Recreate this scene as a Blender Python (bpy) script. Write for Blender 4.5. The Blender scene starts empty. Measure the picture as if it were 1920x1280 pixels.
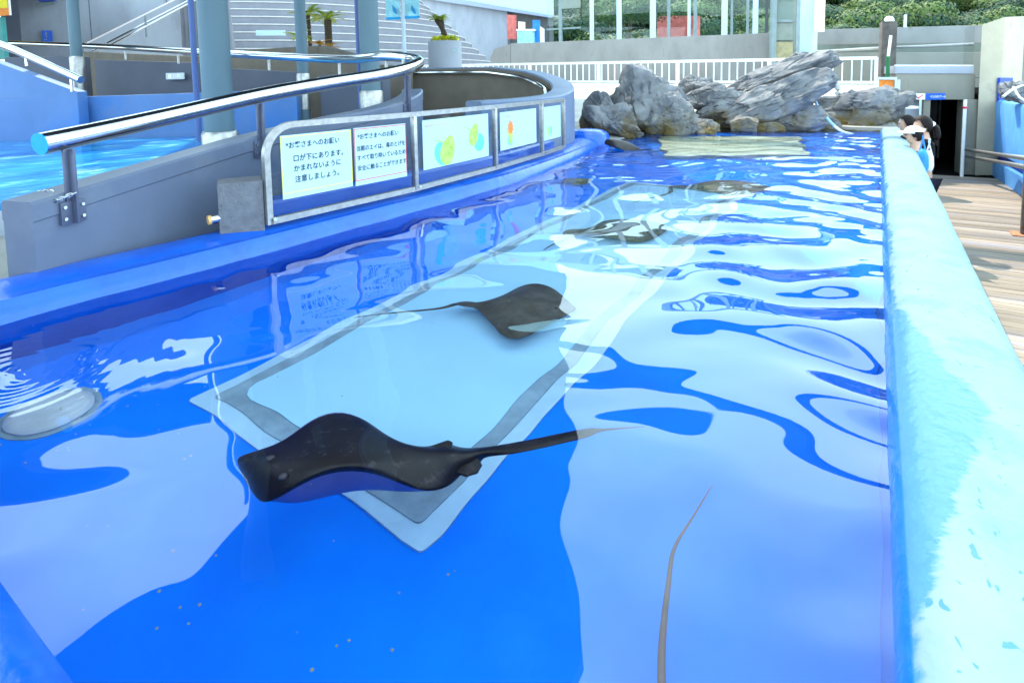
import bpy, bmesh, math, random
import numpy as np
from mathutils import Matrix, Vector, noise
random.seed(7); rng = np.random.RandomState(5)
sc = bpy.context.scene
COL = sc.collection

# ------------------------------------------------------------------ camera
F, CX, CY, CAMH = 1054.0, 960.0, 235.0, 0.9
CAM = Vector((0, 0, CAMH))
yax = Vector((686, 97, -1054)).normalized()
zax = -Vector((227, -13065, -1054)).normalized()
zax = (zax - yax*zax.dot(yax)).normalized()
xax = yax.cross(zax)
RM = Matrix((xax, yax, zax))
cam = bpy.data.cameras.new('camera'); co = bpy.data.objects.new('camera', cam); COL.objects.link(co)
co.matrix_world = Matrix.Translation(CAM) @ RM.to_4x4()
cam.sensor_width = 36; cam.lens = F/1920*36; cam.shift_y = -(640-CY)/1920
cam.clip_start = .02; cam.clip_end = 3000
cam.dof.use_dof = True; cam.dof.focus_distance = 2.4; cam.dof.aperture_fstop = 6.5
sc.camera = co

# ------------------------------------------------------------------ sky, sun, exposure
SUN_AZ, SUN_EL = -50.0, 60.0
w = bpy.data.worlds.new("World"); sc.world = w; w.use_nodes = True
nt = w.node_tree
sky = nt.nodes.new('ShaderNodeTexSky'); sky.sky_type = 'NISHITA'; sky.sun_disc = False
sky.sun_elevation = math.radians(SUN_EL); sky.sun_rotation = math.radians(SUN_AZ)
sky.air_density = 1.0; sky.dust_density = 1.2; sky.ozone_density = .4
tc = nt.nodes.new('ShaderNodeTexCoord')
mp = nt.nodes.new('ShaderNodeMapping'); mp.inputs['Scale'].default_value = (1.0, 1.0, 2.2); mp.inputs['Location'].default_value = (5.3, 1.1, 2.0)
n1 = nt.nodes.new('ShaderNodeTexNoise'); n1.inputs['Scale'].default_value = 1.7; n1.inputs['Detail'].default_value = 6; n1.inputs['Roughness'].default_value = .52
rp = nt.nodes.new('ShaderNodeValToRGB'); rp.color_ramp.elements[0].color = (.38, .38, .38, 1); rp.color_ramp.elements[0].position = .36; rp.color_ramp.elements[1].position = .64
mxs = nt.nodes.new('ShaderNodeMixRGB'); mxs.inputs[2].default_value = (20, 28, 32.5, 1)
nt.links.new(tc.outputs['Generated'], mp.inputs[0]); nt.links.new(mp.outputs[0], n1.inputs['Vector'])
sxy = nt.nodes.new('ShaderNodeSeparateXYZ'); nt.links.new(tc.outputs['Generated'], sxy.inputs[0])
bank = nt.nodes.new('ShaderNodeMapRange'); bank.inputs[1].default_value = .22; bank.inputs[2].default_value = .72; bank.inputs[3].default_value = .17; bank.inputs[4].default_value = -.10
nt.links.new(sxy.outputs[2], bank.inputs[0]); addb = nt.nodes.new('ShaderNodeMath'); addb.operation = 'ADD'
nt.links.new(n1.outputs['Fac'], addb.inputs[0]); nt.links.new(bank.outputs[0], addb.inputs[1]); nt.links.new(addb.outputs[0], rp.inputs[0]); nt.links.new(rp.outputs[0], mxs.inputs[0])
nt.links.new(sky.outputs[0], mxs.inputs[1]); nt.links.new(mxs.outputs[0], nt.nodes['Background'].inputs[0])
nt.nodes['Background'].inputs[1].default_value = .088
w.cycles.is_caustics_light = False
ld = bpy.data.lights.new('sun', 'SUN'); ld.energy = 4.2; ld.angle = math.radians(.5); ld.color = (1, .91, .78)
lo = bpy.data.objects.new('sun', ld); COL.objects.link(lo)
az, el = math.radians(SUN_AZ), math.radians(SUN_EL)
SUND = Vector((math.sin(az)*math.cos(el), math.cos(az)*math.cos(el), math.sin(el)))
lo.rotation_euler = SUND.to_track_quat('Z', 'Y').to_euler()
ld.cycles.is_caustics_light = True
sc.view_settings.view_transform = 'Standard'; sc.view_settings.look = 'None'
sc.view_settings.exposure = 1.0; sc.view_settings.gamma = 1
sc.cycles.max_bounces = 10; sc.cycles.transmission_bounces = 8; sc.cycles.transparent_max_bounces = 12
sc.cycles.sample_clamp_indirect = 6

# ------------------------------------------------------------------ where things stand
def at(px, py, D):
    return CAM + RM @ Vector(((px-CX)/F, -(py-CY)/F, -1))*D
def on(px, py, z):
    d = RM @ Vector(((px-CX)/F, -(py-CY)/F, -1)); return CAM + d*((z-CAMH)/d.z)
def under(px, py, z, n=1.33):
    d = (RM @ Vector(((px-CX)/F, -(py-CY)/F, -1))).normalized(); p = CAM + d*(-CAMH/d.z)
    h = Vector((d.x, d.y, 0)); s = h.length; st = s/n; t = st/math.sqrt(1-st*st)
    return Vector((p.x, p.y, 0)) + h/s*t*(-z) + Vector((0, 0, z))
RT = RM.transposed()
def zat(p, py):
    q0 = RT @ (Vector((p[0], p[1], 0)) - CAM); u = RT @ Vector((0, 0, 1)); k = (CY-py)/F
    return -(q0.y + k*q0.z)/(u.y + k*u.z)
def plane_hit(px, py, p, n):
    d = RM @ Vector(((px-CX)/F, -(py-CY)/F, -1)); return CAM + d*((p-CAM).dot(n)/d.dot(n))

# ------------------------------------------------------------------ materials
MATS = {}
def L(nt, a, b): nt.links.new(a, b)
def pmat(name, col, rough=.6, var=.12, scale=6, col2=None, bump=0., bscale=30, metal=0., spec=.22, stretch=(1, 1, 1), lo=.35, hi=.65, col3=None, s3=2.5, p3=(.55, .72), detail=6):
    m = bpy.data.materials.new(name); m.use_nodes = True; nt = m.node_tree; b = nt.nodes['Principled BSDF']
    b.inputs['Roughness'].default_value = rough; b.inputs['Metallic'].default_value = metal; b.inputs['Specular IOR Level'].default_value = spec
    g = nt.nodes.new('ShaderNodeNewGeometry'); mp = nt.nodes.new('ShaderNodeMapping'); mp.inputs['Scale'].default_value = stretch
    L(nt, g.outputs['Position'], mp.inputs[0])
    n = nt.nodes.new('ShaderNodeTexNoise'); n.inputs['Scale'].default_value = scale; n.inputs['Detail'].default_value = detail; n.inputs['Roughness'].default_value = .6
    L(nt, mp.outputs[0], n.inputs['Vector'])
    r = nt.nodes.new('ShaderNodeValToRGB'); e = r.color_ramp.elements; e[0].position = lo; e[1].position = hi
    c2 = col2 or tuple(min(1, c*(1+var)) for c in col); c1 = col if col2 else tuple(c*(1-var) for c in col)
    e[0].color = (*c1, 1); e[1].color = (*c2, 1); L(nt, n.outputs['Fac'], r.inputs[0])
    out = r.outputs[0]
    if col3:
        n3 = nt.nodes.new('ShaderNodeTexNoise'); n3.inputs['Scale'].default_value = s3; n3.inputs['Detail'].default_value = 8; n3.inputs['Roughness'].default_value = .65
        L(nt, mp.outputs[0], n3.inputs['Vector'])
        r3 = nt.nodes.new('ShaderNodeValToRGB'); r3.color_ramp.elements[0].position, r3.color_ramp.elements[1].position = p3
        L(nt, n3.outputs['Fac'], r3.inputs[0])
        mx = nt.nodes.new('ShaderNodeMixRGB'); mx.inputs[2].default_value = (*col3, 1)
        L(nt, r3.outputs[0], mx.inputs[0]); L(nt, out, mx.inputs[1]); out = mx.outputs[0]
    L(nt, out, b.inputs['Base Color'])
    if bump:
        nb = nt.nodes.new('ShaderNodeTexNoise'); nb.inputs['Scale'].default_value = bscale; nb.inputs['Detail'].default_value = 8
        L(nt, mp.outputs[0], nb.inputs['Vector'])
        bp = nt.nodes.new('ShaderNodeBump'); bp.inputs['Strength'].default_value = bump; bp.inputs['Distance'].default_value = .02
        L(nt, nb.outputs['Fac'], bp.inputs['Height']); L(nt, bp.outputs[0], b.inputs['Normal'])
    MATS[name] = m; return m
def nd(m, t, **kw):
    n = m.node_tree.nodes.new(t)
    for k, v in kw.items(): setattr(n, k, v)
    return n

M = {}
M['blue'] = pmat('pool blue paint', (.001, .175, .82), .45, .08, 3, col2=(.001, .21, .88), bump=.08, bscale=8, spec=.08, col3=(.006, .22, .80), s3=4, p3=(.6, .8))
M['rimblue'] = pmat('rim blue paint', (.001, .072, .44), .22, .1, 4, spec=.45, col2=(.002, .10, .52), bump=.25, bscale=12, col3=(.35, .55, .8), s3=9, p3=(.68, .8))
M['pale'] = pmat('pale floor mat', (.36, .64, .80), .5, .03, 2, bump=.02)
M['band'] = pmat('grey sealant', (.22,.32,.38), .7, .2, 9, col3=(.16, .12, .07), s3=5, p3=(.66, .8))
M['bandlight'] = pmat('pale mat edge', (.38,.58,.70), .6, .08, 5)
M['ledge'] = pmat('pale yellow ledge', (.46, .54, .42), .6, .1, 5)
M['disc'] = pmat('drain plate', (.5, .55, .56), .5, .12, 12)
M['wallside'] = pmat('wall underside blue', (.03, .2, .55), .5, .1, 4, bump=.2)
M['raydark'] = pmat('dark ray skin', (.014, .009, .010), .38, .4, 9, col3=(.045, .036, .036), s3=30, p3=(.58, .66), bump=.06, bscale=70, spec=.3)
M['raybelly'] = pmat('ray belly', (.20, .20, .40), .5, .1, 10); M['raylip'] = pmat('ray snout edge', (.075, .068, .072), .5, .2, 20)
M['raybrown'] = pmat('brown ray skin', (.085, .078, .06), .45, .25, 12, col3=(.045, .04, .03), s3=9, p3=(.5, .7), bump=.1, bscale=50)
M['steel'] = pmat('brushed steel', (.55, .55, .56), .13, .06, 20, metal=1)
M['steeldull'] = pmat('weathered steel', (.36, .345, .33), .38, .16, 25, metal=.85, col3=(.22, .15, .10), s3=14, p3=(.66, .8))
M['postgrey'] = pmat('painted post', (.09,.10,.15), .4, .1, 12, metal=.3)
M['greyvinyl'] = pmat('grey padded vinyl', (.105,.125,.18), .38, .06, 3, bump=.12, bscale=5, col3=(.145, .16, .20), s3=2.2, p3=(.5, .75))
M['greyvinyltop'] = pmat('grey vinyl cap', (.27, .29, .36), .35, .05, 3, bump=.1, bscale=5)
M['capblue'] = pmat('blue film cap', (.01, .30, .80), .4, .08, 20)
M['caporange'] = pmat('amber cap', (.62, .36, .14), .5, .15, 30)
M['block'] = pmat('rough concrete block', (.13,.13,.145), .85, .15, 20, bump=.5, bscale=60, col3=(.08, .08, .08), s3=25, p3=(.66, .72))
M['concrete'] = pmat('concrete', (.25,.24,.23), .85, .12, 1.6, bump=.2, bscale=25, col3=(.12, .105, .09), s3=3.2, p3=(.60, .78), stretch=(1, 1, .45))
M['concretewarm'] = pmat('warm concrete', (.21, .20, .17), .85, .12, 1.2, bump=.2, bscale=25, col3=(.11, .10, .08), s3=2.4, p3=(.58, .8), stretch=(1, 1, .4))
M['concretecool'] = pmat('cool concrete', (.30, .32, .37), .8, .08, 1.0, bump=.1, bscale=25, col3=(.22, .23, .26), s3=1.6, p3=(.55, .8), stretch=(1, 1, .4))
M['brownwall'] = pmat('brown grey render', (.13,.11,.09), .8, .1, 3, bump=.15, bscale=30)
M['greywall'] = pmat('dark grey wall', (.068,.076,.105), .6, .08, 2, bump=.05)
M['bluewall'] = pmat('blue grey painted wall', (.085, .165, .34), .55, .08, 1.5, col3=(.03, .15, .43), s3=1.1, p3=(.5, .75), bump=.1)
M['curvewall'] = pmat('curved wall paint', (.13,.165,.25), .45, .08, 3, bump=.12)
M['plaza'] = pmat('plaza paving', (.28,.27,.25), .85, .12, 2, bump=.2, bscale=40)
M['sandy'] = pmat('bright paving', (.42,.41,.38), .85, .1, 2, bump=.2)
M['ground'] = pmat('ground', (.30, .29, .27), .9, .15, .5)
M['white'] = pmat('white paint', (.78, .78, .78), .45, .05, 5)
M['paper'] = pmat('white board', (.40, .54, .58), .4, .02, 5)
M['ink'] = pmat('black ink', (.012, .03, .06), .5, .05, 5)
M['yellow'] = pmat('yellow border', (.75, .62, .03), .5, .05, 5)
M['red'] = pmat('red border', (.62, .06, .08), .5, .05, 5)
M['pink'] = pmat('pink ink', (.62, .30, .40), .5, .05, 5)
M['greyink'] = pmat('grey ink', (.45, .50, .55), .5, .05, 5)
M['lime'] = pmat('lime drawing', (.30, .58, .06), .5, .2, 20, col2=(.45, .68, .16))
M['aqua'] = pmat('aqua drawing', (.12, .58, .80), .5, .2, 30)
M['orange'] = pmat('orange', (.75, .22, .03), .5, .15, 20)
M['pillar'] = pmat('blue grey pillar paint', (.095, .15, .185), .5, .05, 2, bump=.06, bscale=8, col3=(.10, .10, .08), s3=3.5, p3=(.66, .8), stretch=(3, 3, .6))
M['bluepole'] = pmat('blue pole paint', (.07,.11,.26), .45, .06, 4)
M['stone'] = pmat('stair stone', (.185,.19,.22), .8, .08, 2, bump=.1, col3=(.30, .29, .28), s3=6, p3=(.62, .8))
M['nosing'] = pmat('stair nosing', (.50,.49,.48), .7, .06, 4)
M['roof'] = pmat('canopy underside', (.035, .04, .05), .8, .08, 1)
M['plank'] = None
M['navy'] = pmat('navy sign', (.015, .06, .38), .4, .05, 5)
M['signblue'] = pmat('blue sign', (.02, .10, .50), .4, .05, 5)
M['crimson'] = pmat('red arrow', (.65, .03, .08), .5, .05, 5)
M['posterred'] = pmat('faded red poster', (.55, .13, .11), .6, .2, 3)
M['posterblue'] = pmat('blue poster', (.03, .20, .55), .6, .2, 3)
M['teal'] = pmat('teal', (.05, .25, .24), .5, .1, 5)
M['bannerlt'] = pmat('pale banner', (.30, .62, .72), .6, .2, 4)
M['bannerblue'] = pmat('blue banner print', (.02, .30, .62), .6, .1, 4)
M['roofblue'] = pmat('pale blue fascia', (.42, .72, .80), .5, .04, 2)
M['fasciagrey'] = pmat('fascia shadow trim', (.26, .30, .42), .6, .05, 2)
M['bark'] = pmat('cycad bark', (.06, .045, .03), .9, .4, 30, bump=.8, bscale=40)
M['leaf'] = pmat('frond green', (.20, .32, .03), .5, .3, 8, col2=(.45, .55, .06))
M['leaforange'] = pmat('frond orange', (.55, .30, .04), .5, .3, 8)
M['flower'] = pmat('yellow flowers', (.85, .72, .03), .6, .3, 30)
M['leafdark'] = pmat('tree green', (.03, .075, .022), .6, .4, 3, col2=(.07, .13, .03))
M['trunk'] = pmat('trunk', (.09, .07, .05), .9, .3, 10)
M['darkpost'] = pmat('weathered dark post', (.105, .09, .082), .8, .25, 4, col3=(.05, .045, .04), s3=6, p3=(.5, .7))
M['green'] = pmat('green tube', (.02, .13, .05), .5, .1, 8)
M['hosewhite'] = pmat('white hose', (.70, .72, .72), .4, .06, 10)
M['hoseblue'] = pmat('blue hose', (.30, .52, .75), .4, .06, 10)
M['pipe'] = pmat('plastic pipe', (.42, .44, .42), .5, .1, 10)
M['skin'] = pmat('skin', (.52, .31, .22), .5, .05, 10)
M['hair'] = pmat('hair', (.010, .006, .006), .6, .2, 40, spec=.15)
M['black'] = pmat('black cloth', (.012, .012, .015), .9, .2, 20, spec=.08)
M['cap'] = pmat('white cap cloth', (.74, .76, .80), .7, .05, 10)
M['bagblue'] = pmat('blue bag', (.04, .24, .68), .5, .1, 8)
M['bagwhite'] = pmat('white plastic bag', (.70, .76, .84), .4, .05, 8)
M['denim'] = pmat('trousers', (.03, .035, .06), .9, .1, 20, spec=.08)
M['rust'] = pmat('rusty post', (.11, .085, .07), .7, .3, 14)
M['rustplate'] = pmat('rusty base plate', (.40, .16, .08), .8, .3, 20)
M['rightwall'] = pmat('blue tank wall', (.12, .34, .68), .5, .1, 1.3, col3=(.07, .24, .62), s3=1.2, p3=(.45, .7), bump=.08, stretch=(1, 1, .6))
M['tunneldark'] = pmat('tunnel shade black', (.008, .008, .008), .9, .2, 3, spec=0)  # near-black colour puts the tunnel's shade into its surfaces
M['darkglassframe'] = pmat('dark frame', (.06, .07, .07), .5, .1, 5)
M['framepale'] = pmat('pale blue steel column', (.48, .60, .68), .5, .06, 3)
M['framegrey'] = pmat('window frame grey', (.20, .25, .26), .5, .1, 4)
M['glassgreen'] = pmat('dusty panel', (.20, .23, .20), .4, .1, 3)
M['amber'] = pmat('booth interior', (.32, .28, .16), .6, .2, 6)
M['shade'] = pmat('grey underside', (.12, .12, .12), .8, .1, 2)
M['silver'] = pmat('zinc chain', (.55, .55, .55), .3, .1, 30, metal=1)

def glassmat(name, tint, refl=1.0):
    m = bpy.data.materials.new(name); m.use_nodes = True; nt = m.node_tree; nt.nodes.clear()
    o = nt.nodes.new('ShaderNodeOutputMaterial'); mx = nt.nodes.new('ShaderNodeMixShader'); t = nt.nodes.new('ShaderNodeBsdfTransparent'); g = nt.nodes.new('ShaderNodeBsdfGlossy')
    lw = nt.nodes.new('ShaderNodeLayerWeight'); lw.inputs[0].default_value = .5; fr = nt.nodes.new('ShaderNodeMath'); fr.operation = 'POWER'; fr.inputs[1].default_value = 4; L(nt, lw.outputs['Facing'], fr.inputs[0]); mu = nt.nodes.new('ShaderNodeMath'); mu.operation = 'MULTIPLY_ADD'; mu.use_clamp = True; mu.inputs[1].default_value = .5*refl; mu.inputs[2].default_value = .014*refl
    t.inputs[0].default_value = (*tint, 1); g.inputs['Roughness'].default_value = .02
    L(nt, fr.outputs[0], mu.inputs[0]); L(nt, mu.outputs[0], mx.inputs[0]); L(nt, t.outputs[0], mx.inputs[1]); L(nt, g.outputs[0], mx.inputs[2]); L(nt, mx.outputs[0], o.inputs[0])
    return m
M['glass'] = glassmat('clear acrylic', (.90, .93, .95), 1.0)
M['glassblue'] = glassmat('tinted window glass', (.86, .92, .92), 1.5)

# wood deck: one tint per board, worn patches
m = pmat('deck boards', (.25, .20, .15), .7, .2, 9, bump=.3, bscale=30, stretch=(.25, 2.5, 1), col3=(.25, .24, .27), s3=2.2, p3=(.5, .68))
nt = m.node_tree; b = nt.nodes['Principled BSDF']
g = nd(m, 'ShaderNodeNewGeometry'); sx = nd(m, 'ShaderNodeSeparateXYZ'); L(nt, g.outputs['Position'], sx.inputs[0])
dv = nd(m, 'ShaderNodeMath', operation='DIVIDE'); dv.inputs[1].default_value = .145; L(nt, sx.outputs[1], dv.inputs[0])
fl = nd(m, 'ShaderNodeMath', operation='FLOOR'); L(nt, dv.outputs[0], fl.inputs[0])
wn = nd(m, 'ShaderNodeTexWhiteNoise', noise_dimensions='1D'); L(nt, fl.outputs[0], wn.inputs['W'])
mr = nd(m, 'ShaderNodeMapRange'); mr.inputs[3].default_value = .62; mr.inputs[4].default_value = 1.15; L(nt, wn.outputs['Value'], mr.inputs[0])
mm = nd(m, 'ShaderNodeMixRGB', blend_type='MULTIPLY'); mm.inputs[0].default_value = 1
src = b.inputs['Base Color'].links[0].from_socket; L(nt, src, mm.inputs[1]); L(nt, mr.outputs[0], mm.inputs[2]); L(nt, mm.outputs[0], b.inputs['Base Color'])
M['plank'] = m

# right wall top: chalky dry paint with a wet margin and splashes
m = pmat('pool wall top', (.12, .205, .24), .55, .1, 5, col2=(.15, .235, .265), bump=.4, bscale=18, stretch=(1, 1, 1), col3=(.075, .165, .215), s3=3.5, p3=(.52, .70))
nt = m.node_tree; b = nt.nodes['Principled BSDF']
g = nd(m, 'ShaderNodeNewGeometry'); sx = nd(m, 'ShaderNodeSeparateXYZ'); L(nt, g.outputs['Position'], sx.inputs[0])
def mth(op, a, bb=None, c=None):
    n = nd(m, 'ShaderNodeMath', operation=op)
    for i, v in enumerate((a, bb, c)):
        if v is None: continue
        if isinstance(v, (int, float)): n.inputs[i].default_value = v
        else: L(m.node_tree, v, n.inputs[i])
    return n.outputs[0]
X_, Y_ = sx.outputs[0], sx.outputs[1]
mpw = nd(m, 'ShaderNodeMapping'); mpw.inputs['Scale'].default_value = (3, 14, 3); L(nt, g.outputs['Position'], mpw.inputs[0])
nw = nd(m, 'ShaderNodeTexNoise'); nw.inputs['Scale'].default_value = 1.4; nw.inputs['Detail'].default_value = 7; nw.inputs['Roughness'].default_value = .7; L(nt, mpw.outputs[0], nw.inputs['Vector'])
nw2 = nd(m, 'ShaderNodeTexNoise'); nw2.inputs['Scale'].default_value = 5; nw2.inputs['Detail'].default_value = 6; L(nt, g.outputs['Position'], nw2.inputs['Vector'])
hump = mth('MULTIPLY', mth('SMOOTH_MIN', mth('MAXIMUM', mth('SUBTRACT', 1.0, mth('MULTIPLY', mth('ABSOLUTE', mth('SUBTRACT', Y_, 1.65)), 1.5)), 0.0), 1.0, .2), .17)
edge = mth('ADD', mth('ADD', mth('MULTIPLY', mth('SUBTRACT', nw.outputs['Fac'], .5), .10), mth('MULTIPLY', mth('SUBTRACT', nw2.outputs['Fac'], .5), .10)), mth('ADD', hump, .078))
wet = mth('MULTIPLY', mth('SUBTRACT', edge, X_), 90)
vo = nd(m, 'ShaderNodeTexNoise'); vo.inputs['Scale'].default_value = 38; vo.inputs['Detail'].default_value = 1.5; vo.inputs['Distortion'].default_value = .6
mps = nd(m, 'ShaderNodeMapping'); mps.inputs['Scale'].default_value = (1.2, .8, 1); L(nt, g.outputs['Position'], mps.inputs[0]); L(nt, mps.outputs[0], vo.inputs['Vector'])
spots = mth('MULTIPLY', mth('SUBTRACT', vo.outputs['Fac'], mth('ADD', .655, mth('MULTIPLY', mth('ABSOLUTE', mth('SUBTRACT', Y_, 1.1)), .025))), 40)
n_ = nd(m, 'ShaderNodeMath', operation='MAXIMUM', use_clamp=True); L(nt, wet, n_.inputs[0]); L(nt, spots, n_.inputs[1])
nc = nd(m, 'ShaderNodeMath', operation='ADD', use_clamp=True); L(nt, n_.outputs[0], nc.inputs[0]); nc.inputs[1].default_value = 0
low = mth('MULTIPLY', mth('SUBTRACT', .068, X_), 300)
lc = nd(m, 'ShaderNodeMath', operation='ADD', use_clamp=True); L(nt, low, lc.inputs[0]); lc.inputs[1].default_value = 0
m1 = nd(m, 'ShaderNodeMixRGB'); m1.inputs[2].default_value = (.05, .16, .30, 1)
src = b.inputs['Base Color'].links[0].from_socket; L(nt, nc.outputs[0], m1.inputs[0]); L(nt, src, m1.inputs[1])
m2 = nd(m, 'ShaderNodeMixRGB'); m2.inputs[2].default_value = (.008, .105, .40, 1); L(nt, lc.outputs[0], m2.inputs[0]); L(nt, m1.outputs[0], m2.inputs[1])
L(nt, m2.outputs[0], b.inputs['Base Color'])
rr = nd(m, 'ShaderNodeMapRange'); rr.inputs[3].default_value = .6; rr.inputs[4].default_value = .22; L(nt, nc.outputs[0], rr.inputs[0]); L(nt, rr.outputs[0], b.inputs['Roughness'])
M['walltop'] = m

# rock: facets, pale patches painted as sunlit tops, warm tide line near the water
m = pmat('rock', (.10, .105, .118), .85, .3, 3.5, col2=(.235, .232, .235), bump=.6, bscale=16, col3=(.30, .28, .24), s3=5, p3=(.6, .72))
nt = m.node_tree; b = nt.nodes['Principled BSDF']
g = nd(m, 'ShaderNodeNewGeometry'); sx = nd(m, 'ShaderNodeSeparateXYZ'); L(nt, g.outputs['Position'], sx.inputs[0])
nn = nd(m, 'ShaderNodeTexNoise'); nn.inputs['Scale'].default_value = 3.0; nn.inputs['Detail'].default_value = 6; L(nt, g.outputs['Position'], nn.inputs['Vector'])
t_ = nd(m, 'ShaderNodeMath', operation='MULTIPLY_ADD'); L(nt, nn.outputs['Fac'], t_.inputs[0]); t_.inputs[1].default_value = -1.5; t_.inputs[2].default_value = 1.10
s_ = nd(m, 'ShaderNodeMath', operation='SUBTRACT'); L(nt, t_.outputs[0], s_.inputs[0]); L(nt, sx.outputs[2], s_.inputs[1])
k_ = nd(m, 'ShaderNodeMath', operation='MULTIPLY', use_clamp=True); L(nt, s_.outputs[0], k_.inputs[0]); k_.inputs[1].default_value = 2.2
mo = nd(m, 'ShaderNodeMixRGB'); mo.inputs[2].default_value = (.12, .085, .03, 1); L(nt, k_.outputs[0], mo.inputs[0])
src = b.inputs['Base Color'].links[0].from_socket; L(nt, src, mo.inputs[1]); L(nt, mo.outputs[0], b.inputs['Base Color'])
M['rock'] = m

# water: refraction below, mirror above
def watermat(name, k, tint=(1, 1, 1)):
    m = bpy.data.materials.new(name); m.use_nodes = True; nt = m.node_tree; nt.nodes.clear()
    o = nt.nodes.new('ShaderNodeOutputMaterial'); mx = nt.nodes.new('ShaderNodeMixShader'); rf = nt.nodes.new('ShaderNodeBsdfRefraction'); gl = nt.nodes.new('ShaderNodeBsdfGlossy')
    fr = nt.nodes.new('ShaderNodeFresnel'); mu = nt.nodes.new('ShaderNodeMath'); mu.operation = 'MULTIPLY_ADD'; mu.use_clamp = True; mu.inputs[1].default_value = 1.12; mu.inputs[2].default_value = k
    fr.inputs[0].default_value = 1.33; rf.inputs['IOR'].default_value = 1.33; rf.inputs['Roughness'].default_value = 0; gl.inputs['Roughness'].default_value = 0
    rf.inputs[0].default_value = (*tint, 1)
    L(nt, fr.outputs[0], mu.inputs[0]); L(nt, mu.outputs[0], mx.inputs[0]); L(nt, rf.outputs[0], mx.inputs[1]); L(nt, gl.outputs[0], mx.inputs[2]); L(nt, mx.outputs[0], o.inputs[0])
    return m
M['water'] = watermat('pool water', .05)
m = pmat('tank water', (.008, .12, .48), .06, .3, 1.6, col2=(.03, .30, .58), bump=.7, bscale=4, col3=(.30, .62, .68), s3=3.2, p3=(.56, .70), stretch=(1.6, .7, 1))
M['tankwater'] = m
m = pmat('wooded hillside', (.025, .06, .03), .9, .4, .08, col2=(.04, .08, .035), bump=.5, bscale=.3); M['hill'] = m

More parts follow.
